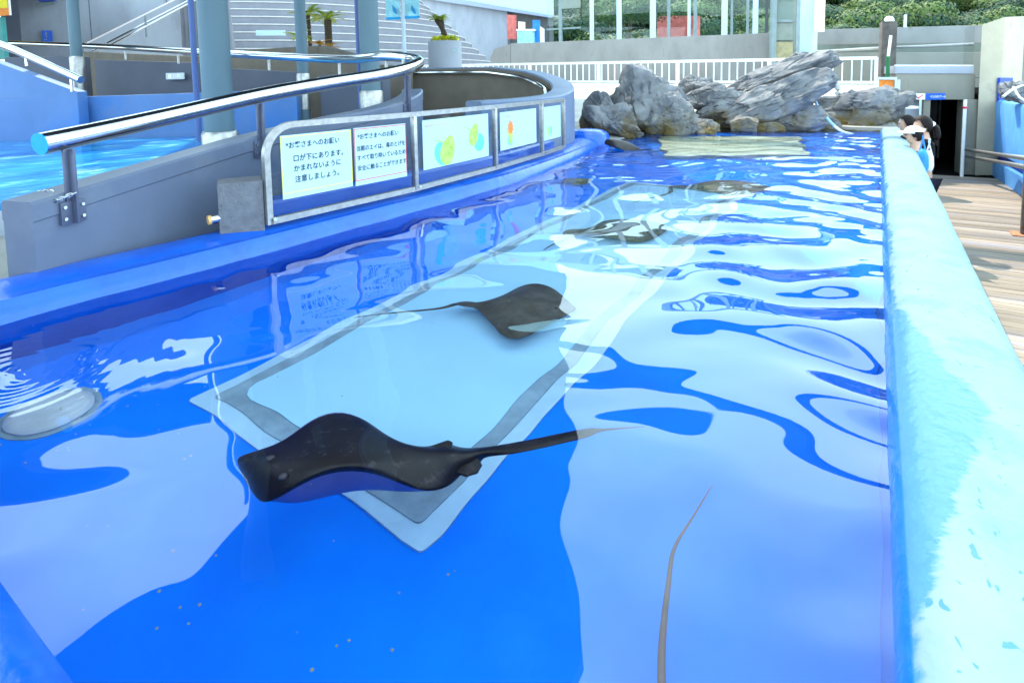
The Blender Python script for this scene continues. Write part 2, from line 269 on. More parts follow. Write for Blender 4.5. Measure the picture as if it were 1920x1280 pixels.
# ------------------------------------------------------------------ mesh helpers
class MB:
    def __init__(s): s.v = []; s.f = []; s.mi = []
    def add(s, vs, fs, mi=0):
        o = len(s.v); s.v += [Vector(p) for p in vs]; s.f += [tuple(i+o for i in q) for q in fs]; s.mi += [mi]*len(fs); return s
    def box(s, x0, x1, y0, y1, z0, z1, mi=0):
        return s.add([(x, y, z) for z in (z0, z1) for y in (y0, y1) for x in (x0, x1)], [(0, 2, 3, 1), (4, 5, 7, 6), (0, 1, 5, 4), (2, 6, 7, 3), (0, 4, 6, 2), (1, 3, 7, 5)], mi)
    def obox(s, p, a, b, c, mi=0):     # centre and three half axes
        vs = [p + a*i + b*j + c*k for k in (-1, 1) for j in (-1, 1) for i in (-1, 1)]
        return s.add(vs, [(0, 2, 3, 1), (4, 5, 7, 6), (0, 1, 5, 4), (2, 6, 7, 3), (0, 4, 6, 2), (1, 3, 7, 5)], mi)
    def tube(s, pts, r, n=10, caps=True, square=False, mi=0, up=Vector((0, 0, 1))):
        pts = [Vector(p) for p in pts]; rings = []; k = len(pts)
        rr = r if isinstance(r, (list, tuple)) else [r]*k
        for i, p in enumerate(pts):
            t = (pts[min(i+1, k-1)] - pts[max(i-1, 0)]).normalized()
            a = t.cross(up)
            if a.length < .05: a = t.cross(Vector((0, 1, 0)))
            a.normalize(); bb = t.cross(a).normalized()
            off = math.pi/4 if square else 0
            rings.append([p + (a*math.cos(off+2*math.pi*j/n) + bb*math.sin(off+2*math.pi*j/n))*rr[i] for j in range(n)])
        vs = [q for R in rings for q in R]; fs = []
        for i in range(k-1):
            for j in range(n):
                fs.append((i*n+j, i*n+(j+1) % n, (i+1)*n+(j+1) % n, (i+1)*n+j))
        if caps: fs.append(tuple(range(n-1, -1, -1))); fs.append(tuple((k-1)*n+j for j in range(n)))
        return s.add(vs, fs, mi)
    def lathe(s, c, prof, n=24, mi=0):   # prof: (radius, z)
        c = Vector(c); vs = [c + Vector((r*math.cos(2*math.pi*j/n), r*math.sin(2*math.pi*j/n), z)) for r, z in prof for j in range(n)]
        fs = [(i*n+j, i*n+(j+1) % n, (i+1)*n+(j+1) % n, (i+1)*n+j) for i in range(len(prof)-1) for j in range(n)]
        fs.append(tuple(range(n-1, -1, -1))); fs.append(tuple((len(prof)-1)*n+j for j in range(n)))
        return s.add(vs, fs, mi)
    def prism(s, poly, z0, z1, mi=0):    # poly: list of (x, y)
        n = len(poly); vs = [(x, y, z0) for x, y in poly] + [(x, y, z1) for x, y in poly]
        return s.add(vs, [tuple(range(n-1, -1, -1)), tuple(range(n, 2*n))] + [(i, (i+1) % n, n+(i+1) % n, n+i) for i in range(n)], mi)
    def sweep(s, path, prof, closed_prof=True, mi=0):  # path: (x,y) list ; prof: (offset to the left of travel, z) list or function of i
        k = len(path); vs = []; n = None
        for i in range(k):
            a = Vector(path[max(i-1, 0)]); c = Vector(path[min(i+1, k-1)]); t = Vector((c[0]-a[0], c[1]-a[1])).normalized(); nrm = Vector((-t.y, t.x))
            pr = prof(i) if callable(prof) else prof; n = len(pr)
            for o, z in pr: vs.append((path[i][0]+nrm.x*o, path[i][1]+nrm.y*o, z))
        fs = [(i*n+j, i*n+(j+1) % n, (i+1)*n+(j+1) % n, (i+1)*n+j) for i in range(k-1) for j in range(n if closed_prof else n-1)]
        if closed_prof: fs += [tuple(range(n-1, -1, -1)), tuple((k-1)*n+j for j in range(n))]
        return s.add(vs, fs, mi)
    def build(s, name, mat, parent=None, smooth=False, bevel=0., seg=2, auto=35):
        off = Vector((0, 0, 0))
        p = parent
        while p is not None: off += p.location; p = p.parent
        me = bpy.data.meshes.new(name); me.from_pydata([tuple(q-off) for q in s.v], [], s.f)
        for mm in (mat if isinstance(mat, list) else [mat]): me.materials.append(mm)
        for q, i in zip(me.polygons, s.mi): q.material_index = i
        bm = bmesh.new(); bm.from_mesh(me); bmesh.ops.recalc_face_normals(bm, faces=bm.faces)
        if bevel:
            es = [e for e in bm.edges if len(e.link_faces) == 2 and e.calc_face_angle(0) > .5]
            bmesh.ops.bevel(bm, geom=es, offset=bevel, segments=seg, affect='EDGES', profile=.6, clamp_overlap=True)
        bm.to_mesh(me); bm.free()
        if smooth or bevel:
            me.polygons.foreach_set('use_smooth', [True]*len(me.polygons))
            me.set_sharp_from_angle(angle=math.radians(auto))
        o = bpy.data.objects.new(name, me); COL.objects.link(o)
        if parent is not None: o.parent = parent
        return o
def tag(o, label=None, cat=None, group=None, kind=None):
    if label: o['label'] = label
    if cat: o['category'] = cat
    if group: o['group'] = group
    if kind: o['kind'] = kind
    return o
def thing(name, label, cat, loc=(0, 0, 0), group=None):
    o = bpy.data.objects.new(name, None); COL.objects.link(o); o.location = loc; o.empty_display_size = .1
    return tag(o, label, cat, group)
def pick(p, z=0): return Vector((p[0], p[1], z))
def wall_px(xL, DL, xR, DR, yt, yb, thick, mb=None, z0=None, z1=None, mi=0):
    """upright slab whose front face spans two picture columns at two distances"""
    mb = mb or MB(); A = at(xL, yb[0], DL); B = at(xR, yb[1], DR)
    za0 = A.z if z0 is None else z0; zb0 = B.z if z0 is None else z0
    za1 = zat(A, yt[0]) if z1 is None else z1; zb1 = zat(B, yt[1]) if z1 is None else z1
    t = Vector((B.x-A.x, B.y-A.y, 0)).normalized(); n = Vector((-t.y, t.x, 0))
    if n.dot(Vector((A.x, A.y, 0))) < 0: n = -n
    n *= thick
    vs = [(A.x, A.y, za0), (B.x, B.y, zb0), (B.x+n.x, B.y+n.y, zb0), (A.x+n.x, A.y+n.y, za0), (A.x, A.y, za1), (B.x, B.y, zb1), (B.x+n.x, B.y+n.y, zb1), (A.x+n.x, A.y+n.y, za1)]
    mb.add(vs, [(0, 3, 2, 1), (4, 5, 6, 7), (0, 1, 5, 4), (1, 2, 6, 5), (2, 3, 7, 6), (3, 0, 4, 7)], mi)
    return mb
def catmull(pts, k=8):
    pts = [Vector(p) for p in pts]; out = []
    for i in range(len(pts)-1):
        p0, p1, p2, p3 = pts[max(i-1, 0)], pts[i], pts[i+1], pts[min(i+2, len(pts)-1)]
        for j in range(k):
            t = j/k; out.append(.5*((2*p1)+(p2-p0)*t+(2*p0-5*p1+4*p2-p3)*t*t+(3*p1-p0-3*p2+p3)*t**3))
    out.append(pts[-1]); return out
FONT = bpy.data.fonts.load('<builtin>') if False else None
def text_mesh(body, origin, right, up, size, width=None, name='lettering', mat=None, parent=None, bold=.0, center=False):
    c = bpy.data.curves.new('t', 'FONT'); c.body = body; c.size = 1; c.offset = bold; c.resolution_u = 3
    o = bpy.data.objects.new('t', c); COL.objects.link(o); bpy.context.view_layer.update()
    me = bpy.data.meshes.new_from_object(o.evaluated_get(bpy.context.evaluated_depsgraph_get()))
    bpy.data.objects.remove(o); bpy.data.curves.remove(c)
    xs = [v.co.x for v in me.vertices] or [0, 1]; x0, x1 = min(xs), max(xs); sx = size if width is None else width/(x1-x0)
    off = Vector((0, 0, 0)); p = parent
    while p is not None: off += p.location; p = p.parent
    for v in me.vertices:
        v.co = origin + right*((v.co.x-x0)*sx - (width/2 if center and width else 0)) + up*(v.co.y*size) - off
    me.materials.clear(); me.materials.append(mat); me.name = name
    ob = bpy.data.objects.new(name, me); COL.objects.link(ob)
    if parent is not None: ob.parent = parent
    return ob

# ================================================================== SETTING
g = MB(); g.box(-700, 700, -300, 900, -1.6, -1.14); tag(g.build('ground', M['ground']), kind='structure')
d = MB()
y = -3.0
while y < 13.55:
    d.box(.39, 3.6, y, y+.138, -1.135, -1.10); y += .145
deck = d.build('deck', M['plank'], bevel=.006, seg=1); tag(deck, kind='structure')
# raised plaza slabs either side of the sunken boardwalk, cut round the pool
p = MB(); p.box(-60, -3.14, -12, 80, -1.13, .02); p.box(-3.139, .30, 10.9, 80, -1.13, .021)
tag(p.build('plaza', M['plaza']), kind='structure')

# ================================================================== TOUCH POOL
ZF = -.40
wl = catmull([(-2.80, -1.0, 0), (-2.78, .67, 0), (-2.74, 1.22, 0), (-2.69, 2.05, 0), (-2.63, 3.5, 0), (-2.66, 4.5, 0), (-2.87, 6.04, 0), (-3.15, 7.0, 0), (-3.5, 7.9, 0)], 10)
def wlx(y):
    for a, b in zip(wl, wl[1:]):
        if a.y <= y <= b.y: return a.x + (b.x-a.x)*(y-a.y)/(b.y-a.y)
    return wl[-1].x - (y-wl[-1].y)*.5 if y > wl[-1].y else wl[0].x
pool = thing('touch_pool', 'long bright blue touch pool with rounded painted walls and a pale mat on its floor', 'pool', (-1.3, 5, ZF))
mb = MB(); mb.box(-4.6, .04, -.6, 10.9, ZF-.15, ZF); floor_o = mb.build('floor', M['blue'], pool)
# right wall
prof = [(.385, -1.1), (.392, -.05), (.388, .02), (.37, .062), (.33, .092), (.26, .108), (.17, .112), (.11, .104), (.075, .082), (.055, .05), (.046, .0), (.042, -.2), (.04, ZF)]
mb = MB(); k = 0; vs = []; ys = [-2.5 + i*.08 for i in range(int(12.4/.08)+1)]
for yy in ys:
    for (x, z) in prof:
        nz = noise.noise(Vector((x*4, yy*1.3, z*3)))*.006 + noise.noise(Vector((x*14, yy*5, 7)))*.0022
        e = max(0, (yy-9.75)/.12); sh = 0
        vs.append((x + nz*.6, yy, z + (nz if z > -.05 else 0)))
n = len(prof); fs = [(i*n+j, (i+1)*n+j, (i+1)*n+j+1, i*n+j+1) for i in range(len(ys)-1) for j in range(n-1)]
fs += [tuple(range(n)), tuple((len(ys)-1)*n+j for j in range(n))]
mb.add(vs, fs); rw = mb.build('wall', M['walltop'], pool, smooth=True, auto=60); rw['label'] = 'right hand wall with chalky sunlit pale blue top'
# left rim
def rimprof(i):
    y = wl[i].y; e = noise.noise(Vector((0, y*1.5, 3)))*.008; z1 = .105 + e
    return [(0, ZF), (.0, -.06), (.006, .0), (.022, .045), (.055, .08), (.06, .078), (.10, z1-.012), (.17, z1), (.25, z1+.005), (.31, z1-.004), (.345, z1-.03), (.36, z1-.08), (.362, -.2), (.362, ZF)]
mb = MB(); mb.sweep([(p.x, p.y) for p in wl], rimprof)
rim = mb.build('rim', M['rimblue'], pool, smooth=True, auto=50); rim['label'] = 'left hand rim painted deep glossy blue'
us = [p for p in wl if 1.75 < p.y < 6.6]
mb = MB(); mb.sweep([(p.x, p.y) for p in us], [(.33, -.1), (.33, .18), (.35, .20), (.47, .20), (.47, -.1)]); o = mb.build('upstand', M['rimblue'], pool, smooth=True, auto=40)
# rounded bulge that ends the rim
e = on(1112, 262, .06); mb = MB(); mb.lathe((e.x-.1, e.y+.05, -.3), [(.30, 0), (.30, .38), (.28, .44), (.22, .48), (.12, .50), (.0, .505)], 24); mb.build('rim_end', M['rimblue'], pool, smooth=True)
# near wall
mb = MB(); vs = []; pr = [(.29, ZF), (.285, .0), (.27, .05), (.22, .075), (.10, .08), (-.1, .08), (-.14, .05), (-.15, -.3)]; xs = [-4.0+.1*i for i in range(41)]
for x in xs:
    for yy, z in pr: vs.append((x, yy, z + noise.noise(Vector((x*2, yy*3, 1)))*.004))
n = len(pr); fs = [(i*n+j, i*n+j+1, (i+1)*n+j+1, (i+1)*n+j) for i in range(len(xs)-1) for j in range(n-1)]
mb.add(vs, fs); nw_ = mb.build('end_wall', M['rimblue'], pool, smooth=True, auto=60)
# floor mat: pale margin, grey sealant band, pale middle
def wob(pts, amp=.008, seed=0, step=.05):
    out = []
    for i in range(len(pts)):
        a = Vector(pts[i]); b = Vector(pts[(i+1) % len(pts)]); k = max(1, int((b-a).length/step)); t = (b-a).normalized(); nr = Vector((-t.y, t.x))
        for j in range(k):
            q = a + (b-a)*(j/k); o = noise.noise(Vector((q.x*3, q.y*3, seed)))*amp if j else 0; out.append((q.x+nr.x*o, q.y+nr.y*o))
    return out
def rrect(x0, x1, y0, y1, r=.05):
    pts = []
    for cx, cy, a0 in ((x1-r, y1-r, 0), (x0+r, y1-r, 90), (x0+r, y0+r, 180), (x1-r, y0+r, 270)):
        for a in range(0, 91, 30): pts.append((cx+r*math.cos(math.radians(a0+a)), cy+r*math.sin(math.radians(a0+a))))
    return pts
mb = MB(); mb.prism(wob(rrect(-1.96, -.89, .94, 5.02, .015), .02), ZF-.01, ZF+.008); fm = mb.build('floor_mat', M['bandlight'], pool); fm['label'] = 'pale mat with a grey sealed border on the pool floor'
mb = MB(); mb.prism(wob(rrect(-1.905, -.945, .995, 4.96, .02), .018, 4), ZF, ZF+.013); mb.build('sealant_band', M['band'], fm)
mb = MB(); mb.prism(wob(rrect(-1.848, -1.002, 1.055, 4.90, .07), .018, 9), ZF, ZF+.018); mb.build('mat_surface', M['pale'], fm)
c = under(98, 772, ZF); mb = MB(); mb.lathe((c.x, c.y, ZF-.005), [(.115, 0), (.115, .018), (.10, .032), (.06, .036), (0.0, .036)], 32); mb.build('drain_cover', M['disc'], pool, smooth=True, auto=40)
mb = MB(); mb.lathe((c.x, c.y, ZF-.008), [(.135, 0), (.135, .012), (.0, .012)], 32); mb.build('drain_ring', M['band'], pool)
# sunlit shelf in front of the rocks
q = [under(1245, 292, -.16), under(1515, 290, -.16), under(1500, 256, -.16), under(1235, 256, -.16)]
mb = MB(); mb.prism(wob([(a.x, a.y) for a in q], .09, 3, .12), ZF-.01, -.16); mb.build('shallow_shelf', M['ledge'], pool, bevel=.02)

# water surface: real waves, calm near the camera, livelier towards the rocks
NX, NY = 230, 780; Y0, Y1 = .27, 10.6
comp = []
WSEED = 6; wr = random.Random(WSEED)
for i in range(8): comp.append((wr.uniform(.24, .50), math.radians(wr.uniform(-58, 26)), wr.uniform(.040, .064), 'mid'))
for i in range(6): comp.append((wr.uniform(.42, .9), math.radians(wr.uniform(-80, 50)), wr.uniform(.013, .023), 'all'))
for i in range(7): comp.append((wr.uniform(.13, .24), math.radians(wr.uniform(-65, 45)), wr.uniform(.024, .042), 'far'))
for i in range(4): comp.append((wr.uniform(.11, .2), math.radians(wr.uniform(-180, 180)), wr.uniform(.006, .012), 'far'))
for i in range(8): comp.append((wr.uniform(.075, .15), math.radians(wr.uniform(-75, 60)), wr.uniform(.004, .008), 'rip'))
for i in range(7): comp.append((wr.uniform(.15, .32), math.radians(wr.uniform(-180, 180)), wr.uniform(.005, .010), 'near'))
yy = Y0 + (Y1-Y0)*np.linspace(0, 1, NY+1)**1.25; uu = np.linspace(0, 1, NX+1)
XL = np.array([wlx(v)-.05 for v in yy]); YY = np.repeat(yy[:, None], NX+1, 1); XX = XL[:, None] + (.052-XL)[:, None]*uu[None, :]
def sstep(a, b, x): t = np.clip((x-a)/(b-a), 0, 1); return t*t*(3-2*t)
wx = XX + .08*np.sin(2.3*YY+1.1*XX) + .04*np.sin(5.1*XX-1.7*YY) + .02*np.sin(9*YY+4*XX); wy = YY + .09*np.sin(2.6*XX+.7) + .06*np.sin(2.7*YY+4.1*XX+1) + .022*np.sin(10*XX-3*YY)
ZZ = np.zeros_like(XX)
rightness = .20 + .80*sstep(-1.40, -.50, XX)
rightness = rightness*(1-.72*sstep(-2.3, -2.0, XX)*(1-sstep(-1.15, -.72, XX))*sstep(2.2, 3.2, YY)*(1-sstep(5.6, 6.4, YY)))
amp = {'mid': sstep(.95, 1.7, YY)*rightness*(1-.35*sstep(5, 8, YY)), 'all': .75+.25*sstep(.9, 2.0, YY), 'near': 1-.6*sstep(1.6, 3, YY), 'rip': .25+.75*sstep(1.1, 2.0, YY)*rightness, 'far': sstep(2.4, 4.8, YY)*np.maximum(rightness, .55*sstep(3.5, 6, YY))}
wr = random.Random(WSEED)
for lam, th, sl, kd in comp:
    kx, ky = 2*math.pi/lam*math.sin(th), 2*math.pi/lam*math.cos(th); ph = wr.uniform(0, 6.28); env = .55+.45*np.sin(XX*wr.uniform(1.2, 3.5)+YY*wr.uniform(.8, 2.4)+wr.uniform(0, 6))
    ZZ += amp[kd]*env*sl*lam/(2*math.pi)*np.sin(kx*wx+ky*wy+ph)
# rings where something stirs by the left rim
rc = on(60, 690, 0)
rr_ = np.hypot(XX-rc.x, YY-rc.y); ZZ += .0006*np.sin((rr_+.02*np.sin(3*np.arctan2(YY-rc.y, XX-rc.x)))*2*math.pi/.05)*np.exp(-(rr_/.28)**2)
vsw = np.stack([XX, YY, ZZ], -1).reshape(-1, 3)
me = bpy.data.meshes.new('pool_water'); W1 = NX+1
idx = (np.arange(NY)[:, None]*W1 + np.arange(NX)[None, :]).reshape(-1)
me.from_pydata(vsw.tolist(), [], np.stack([idx, idx+1, idx+W1+1, idx+W1], -1).tolist())
me.polygons.foreach_set('use_smooth', [True]*len(me.polygons)); me.materials.append(M['water'])
water = bpy.data.objects.new('pool_water', me); COL.objects.link(water); tag(water, kind='structure'); water.cycles.is_caustics_caster = True

# ================================================================== RAYS
def loft_ray(name, label, st, mats, parent=None):
    """st: list of stations, each a ring of Vectors (same count), closed loop"""
    n = len(st[0]); mb = MB(); vs = [v for s in st for v in s]; fs = []
    h = n//2
    for i in range(len(st)-1):
        for j in range(n):
            mb.mi.append(0 if j < h else 1); fs.append((i*n+j, i*n+(j+1) % n, (i+1)*n+(j+1) % n, (i+1)*n+j))
    mb.v = vs; mb.f = fs + [tuple(range(n-1, -1, -1)), tuple((len(st)-1)*n+j for j in range(n))]; mb.mi += [len(mats)-1, 0]
    o = mb.build(name, mats, parent)
    md = o.modifiers.new('s', 'SUBSURF'); md.levels = 2; md.render_levels = 2
    me2 = bpy.data.meshes.new_from_object(o.evaluated_get(bpy.context.evaluated_depsgraph_get())); o.modifiers.clear(); o.data = me2; me2.name = name
    me2.polygons.foreach_set('use_smooth', [True]*len(me2.polygons))
    return o
def ring(Fp, Cp, Np, Bp, edge=.006, m=4):
    """far edge, raised middle, near edge, belly point -> closed loop; first half is the back"""
    top = []; 
    for i in range(m*2+1):
        t = i/(m*2)
        a = (1-t)**2; b = 2*t*(1-t); c = t*t
        ctrl = Cp*2 - (Fp+Np)*.5
        top.append(Fp*a + ctrl*b + Np*c)
    bot = []
    for i in range(m*2+1):
        t = i/(m*2); ctrl = Bp*2 - (Fp+Np)*.5
        q = Np*(1-t)**2 + ctrl*2*t*(1-t) + Fp*t*t
        bot.append(q + Vector((0, 0, -edge)))
    return top + bot
def U(px, py, z): return under(px, py, z)
dk = []
for (f, c, n_, b, zf, zc, zn, zb) in [
    ((441, 864), (460, 898), (482, 938), (470, 915), -.13, -.13, -.14, -.15),
    ((447, 852), (472, 886), (503, 942), (485, 915), -.10, -.085, -.12, -.16),
    ((486, 842), (512, 872), (536, 921), (535, 938), -.09, -.06, -.085, -.20),
    ((536, 825), (560, 856), (578, 893), (592, 931), -.09, -.05, -.055, -.22),
    ((580, 782), (618, 846), (628, 876), (655, 910), -.085, -.045, -.05, -.22),
    ((640, 763), (682, 842), (688, 876), (712, 904), -.085, -.045, -.055, -.20),
    ((704, 794), (742, 844), (742, 898), (752, 908), -.095, -.05, -.075, -.17),
    ((736, 836), (788, 846), (804, 925), (796, 900), -.11, -.06, -.10, -.145),
    ((786, 841), (822, 848), (850, 908), (836, 880), -.115, -.075, -.115, -.135),
    ((836, 828), (850, 850), (868, 880), (858, 866), -.13, -.085, -.125, -.13),
    ((846, 833), (866, 850), (899, 874), (876, 860), -.13, -.09, -.13, -.135),
    ((868, 840), (886, 850), (900, 862), (888, 855), -.13, -.095, -.13, -.13),
    ((905, 838), (908, 845), (912, 854), (909, 850), -.11, -.10, -.11, -.115)]:
    dk.append(ring(U(*f, zf), U(*c, zc), U(*n_, zn), U(*b, zb)))
prev = None
for (x, y, w_, z) in [(960, 841, 12, -.09), (1010, 830, 11, -.075), (1060, 819, 10, -.06), (1100, 811, 9, -.05), (1114, 808, 7, -.045), (1122, 806, 3, -.043), (1160, 803, 1.6, -.04), (1215, 799, 1, -.03)]:
    dk.append(ring(U(x, y-w_, z), U(x, y-w_*.2, z+.008), U(x, y+w_, z), U(x, y, z-.012), .002))
t = thing('stingray', 'large near black stingray gliding near the surface over the corner of the mat', 'stingray', U(650, 870, -.1), 'stingrays in the touch pool')
loft_ray('body', None, dk, [M['raydark'], M['raybelly'], M['raylip']], t)
for pts, z in (([(786, 846), (812, 836), (840, 826), (849, 830), (846, 840), (822, 850), (800, 853)], -.10), ([(846, 860), (872, 855), (896, 860), (904, 873), (896, 887), (874, 893), (854, 886)], -.115)):
    c_ = [U(x, y, z) for x, y in pts]; n = len(c_); mb = MB(); mb.add([p+Vector((0, 0, .006)) for p in c_]+[p-Vector((0, 0, .006)) for p in c_], [tuple(range(n)), tuple(range(2*n-1, n-1, -1))]+[(i, (i+1) % n, n+(i+1) % n, n+i) for i in range(n)]); mb.build('pelvic_fin', M['raydark'], t, bevel=.005, seg=3)
for x, y, z in ((508, 858, -.062), (531, 893, -.062)):
    mb = MB(); mb.lathe(U(x, y, z), [(.011, -.004), (.010, .002), (.005, .006), (.0, .007)], 12); mb.build('eye', M['raylip'], t, smooth=True)
def flat_ray(label, snout, tb, wr_=1.0, tail=(), thick=.075, waves=.03, phase=0, mat=None, roll=.0, group='stingrays in the touch pool', skew=0., tw=.026):
    snout = Vector(snout); tb = Vector(tb); ax = tb - snout; Ln = ax.length; a = ax.normalized(); side = Vector((0, 0, 1)).cross(a).normalized(); up = a.cross(side)
    prof = [(0, .05), (.06, .22), (.16, .50), (.30, .80), (.44, .98), (.56, 1.0), (.68, .84), (.80, .55), (.90, .30), (.98, .17), (1.06, .19), (1.14, .15), (1.2, .05)]
    hw = Ln*.56*wr_; st = []; K = 12
    for t_, w_ in prof:
        c = snout + a*(Ln*t_); ringp = []
        def pt(s, topside):
            th = thick*(.15+.85*math.sin(math.pi*min(1, .12+.8*t_)))*(1-abs(s)**1.4)
            zz = waves*abs(s)**1.6*math.sin(5.5*t_+phase+(1.2 if s > 0 else -.6)) + roll*s*hw
            q = c + side*(s*w_*hw) + a*(skew*abs(s)*Ln) + up*(zz + (th if topside else -th*.25-.003))
            q.z = max(q.z, ZF+.022); return q
        for j in range(K+1): ringp.append(pt(-1+2*j/K, True))
        for j in range(K+1): ringp.append(pt(1-2*j/K, False))
        st.append(ringp)
    path = catmull([snout+a*(Ln*1.22)] + [Vector(p) for p in tail], 5)
    for i, p in enumerate(path):
        r = Ln*tw*(1-i/len(path)*.88)
        tt = (path[min(i+1, len(path)-1)]-path[max(i-1, 0)]).normalized(); sd = Vector((0, 0, 1)).cross(tt).normalized()
        rp_ = []
        for j in range(K+1): s = -1+2*j/K; rp_.append(p + sd*(s*r) + Vector((0, 0, r*(1-s*s)**.5)))
        for j in range(K+1): s = 1-2*j/K; rp_.append(p + sd*(s*r) + Vector((0, 0, -r*(1-s*s)**.5)))
        st.append(rp_)
    t = thing('stingray', label, 'stingray', (snout+tb)*.5, group)
    loft_ray('body', None, st, [mat or M['raybrown'], mat or M['raybrown']], t)
    for s in (-1, 1):
        e = MB(); c = snout + a*(Ln*.2) + side*(s*hw*.13) + up*(thick*.62); e.add([c+Vector((math.cos(i*1.047)*.012, math.sin(i*1.047)*.012, 0)) for i in range(6)]+[c+Vector((0, 0, .012))], [(i, (i+1) % 6, 6) for i in range(6)])
        e.build('eye', M['hair'], t)
    return t
flat_ray('brown stingray broken up by white reflections in the middle of the pale mat', U(1082, 581, -.30), U(893, 571, -.31), 1.08, [U(820, 577, -.30), U(740, 586, -.28), U(662, 598, -.26)], waves=.035, phase=.6)
flat_ray('grey brown stingray swimming over the far half of the pale mat', U(1250, 424, -.30), U(1092, 436, -.32), .85, [U(1060, 447, -.33), U(1035, 456, -.33), U(1018, 467, -.34)], waves=.04, phase=2.0)
flat_ray('dark grey stingray lying across the far right corner of the pale mat', U(1444, 350, -.33), U(1290, 350, -.34), .85, [U(1255, 362, -.36), U(1215, 371, -.36), U(1182, 379, -.36)], waves=.03, phase=1.0)
flat_ray('small brown stingray by the left rim beyond the sign boards', U(1108, 336, -.30), U(1052, 343, -.30), .8, [U(1035, 346, -.34), U(1022, 349, -.36)], waves=.02, phase=.2)
sn = on(1133, 268, .07); s2 = U(1205, 281, -.06)
flat_ray('grey stingray poking its dark snout out of the water at the rounded rim end', sn, s2, .7, [U(1228, 284, -.08), U(1250, 288, -.12)], thick=.10, waves=.02, phase=.3, mat=M['raydark'])
flat_ray('stingray whose long tail points up from the bottom edge near the right wall', (-.40, .36, -.30), (-.31, .80, -.30), .62, [U(1240, 1200, -.27), U(1252, 1090, -.25), U(1264, 1025, -.23), U(1300, 965, -.22), U(1335, 908, -.20)], waves=.02, thick=.06, mat=pmat('reflection tinted ray skin', (.13, .065, .05), .5, .2, 12), tw=.019)  # reddish colour has the tint of the surface reflection painted in

db = MB(); r_ = random.Random(3)
for i in range(70):
    px, py = r_.choice([(r_.uniform(0, 480), r_.uniform(600, 900)), (r_.uniform(150, 900), r_.uniform(900, 1280)), (r_.uniform(500, 1100), r_.uniform(480, 760))]); c_ = on(px, py, .0); c_.z = -.006; sz = r_.uniform(.0012, .0035)
    db.lathe(c_, [(sz*.5, -sz*.4), (sz, 0), (sz*.4, sz*.5)], 6)
tag(db.build('floating_flecks', pmat('pale fleck', (.42, .38, .18), .7, .4, 60)), 'tiny pale flecks drifting just under the water surface', 'debris', kind='stuff')

# ================================================================== SIGN SCREEN ON THE LEFT RIM
SP = [on(505, 421, .125), on(779, 358, .125), on(929, 318, .125), on(1016, 292, .125), on(1057, 278, .125)]
ZB = .125; HS = .545; ZT = ZB+HS
scr = thing('sign_screen', 'low acrylic screen in weathered steel frame standing on the left pool rim', 'screen', SP[0])
fr = MB(); hw = .017
def sq(pts, r=hw): fr.tube(pts, r*1.414, 4, True, True)
sq([p+Vector((0, 0, hw)) for p in SP])
d0 = (SP[1]-SP[0]).normalized(); R0 = .17
arc = [SP[0] + Vector((0, 0, HS-R0)) + d0*(R0*(1-math.cos(a))) + Vector((0, 0, R0*math.sin(a))) for a in [math.radians(x) for x in range(0, 91, 10)]]
fr.tube([SP[0]] + arc + [p+Vector((0, 0, HS)) for p in SP[1:]], hw*1.414, 4, True, True, 0, Vector((d0.y, -d0.x, 0)))
fr.build('frame', M['steeldull'], scr, smooth=True, auto=40)
for i in (1, 2, 3, 4):
    pm = MB(); tdir = (SP[i]-SP[i-1]).normalized(); nr = Vector((tdir.y, -tdir.x, 0))
    pm.obox(SP[i]+Vector((0, 0, HS/2)) + nr*.003, tdir*.016, nr*.019, Vector((0, 0, HS/2-.012))); pm.build('post', M['steeldull'], scr, bevel=.003)
for i in range(4):
    a, b = SP[i], SP[i+1]; pm = MB()
    poly = [a+Vector((0, 0, .02)), b+Vector((0, 0, .02)), b+Vector((0, 0, HS-.01))]
    poly += ([a+Vector((0, 0, HS-.01))] if i else arc[::-1])
    n = len(poly); tdir = (b-a).normalized(); nr = Vector((tdir.y, -tdir.x, 0))*.002
    pm.add([p-nr for p in poly]+[p+nr for p in poly], [tuple(range(n-1, -1, -1)), tuple(range(n, 2*n))]+[(j, (j+1) % n, n+(j+1) % n, n+j) for j in range(n)]); pm.build('pane', M['glass'], scr)
for i in range(5):
    if i in (0, 1, 3):
        tdir = (SP[min(i+1, 4)]-SP[max(i-1, 0)]).normalized(); nr = Vector((tdir.y, -tdir.x, 0))
        c = SP[i]+tdir*.02+Vector((0, 0, .03))+nr*.02
        bl = MB(); bl.tube([c, c+nr*.012], .011, 10); bl.build('bolt', M['steel'], scr)
class Panel:
    def __init__(s, i, off=.012):
        s.a = SP[i]; s.t = (SP[i+1]-SP[i]).normalized(); s.n = Vector((s.t.y, -s.t.x, 0)); s.p = s.a + s.n*off
    def sz(s, zx, zy):   # a point read in the enlarged photo crop
        q = plane_hit(400+zx/2.743, 180+zy/2.743, s.p, s.n); return (q-s.p).dot(s.t), q.z
    def P(s, u, z, off=0): return s.p + s.t*u + Vector((0, 0, z-s.p.z)) + s.n*off
    def rect(s, mb, u0, u1, z0, z1, off, th=.004, mi=0):
        vs = [s.P(u, z, o) for o in (off-th, off) for (u, z) in ((u0, z0), (u1, z0), (u1, z1), (u0, z1))]
        mb.add(vs, [(3, 2, 1, 0), (4, 5, 6, 7), (0, 1, 5, 4), (1, 2, 6, 5), (2, 3, 7, 6), (3, 0, 4, 7)], mi)
    def blob(s, mb, pts, off, th=.001, mi=0):
        n = len(pts); vs = [s.P(u, z, off-th) for u, z in pts]+[s.P(u, z, off) for u, z in pts]
        mb.add(vs, [tuple(range(n-1, -1, -1)), tuple(range(n, 2*n))]+[(j, (j+1) % n, n+(j+1) % n, n+j) for j in range(n)], mi)
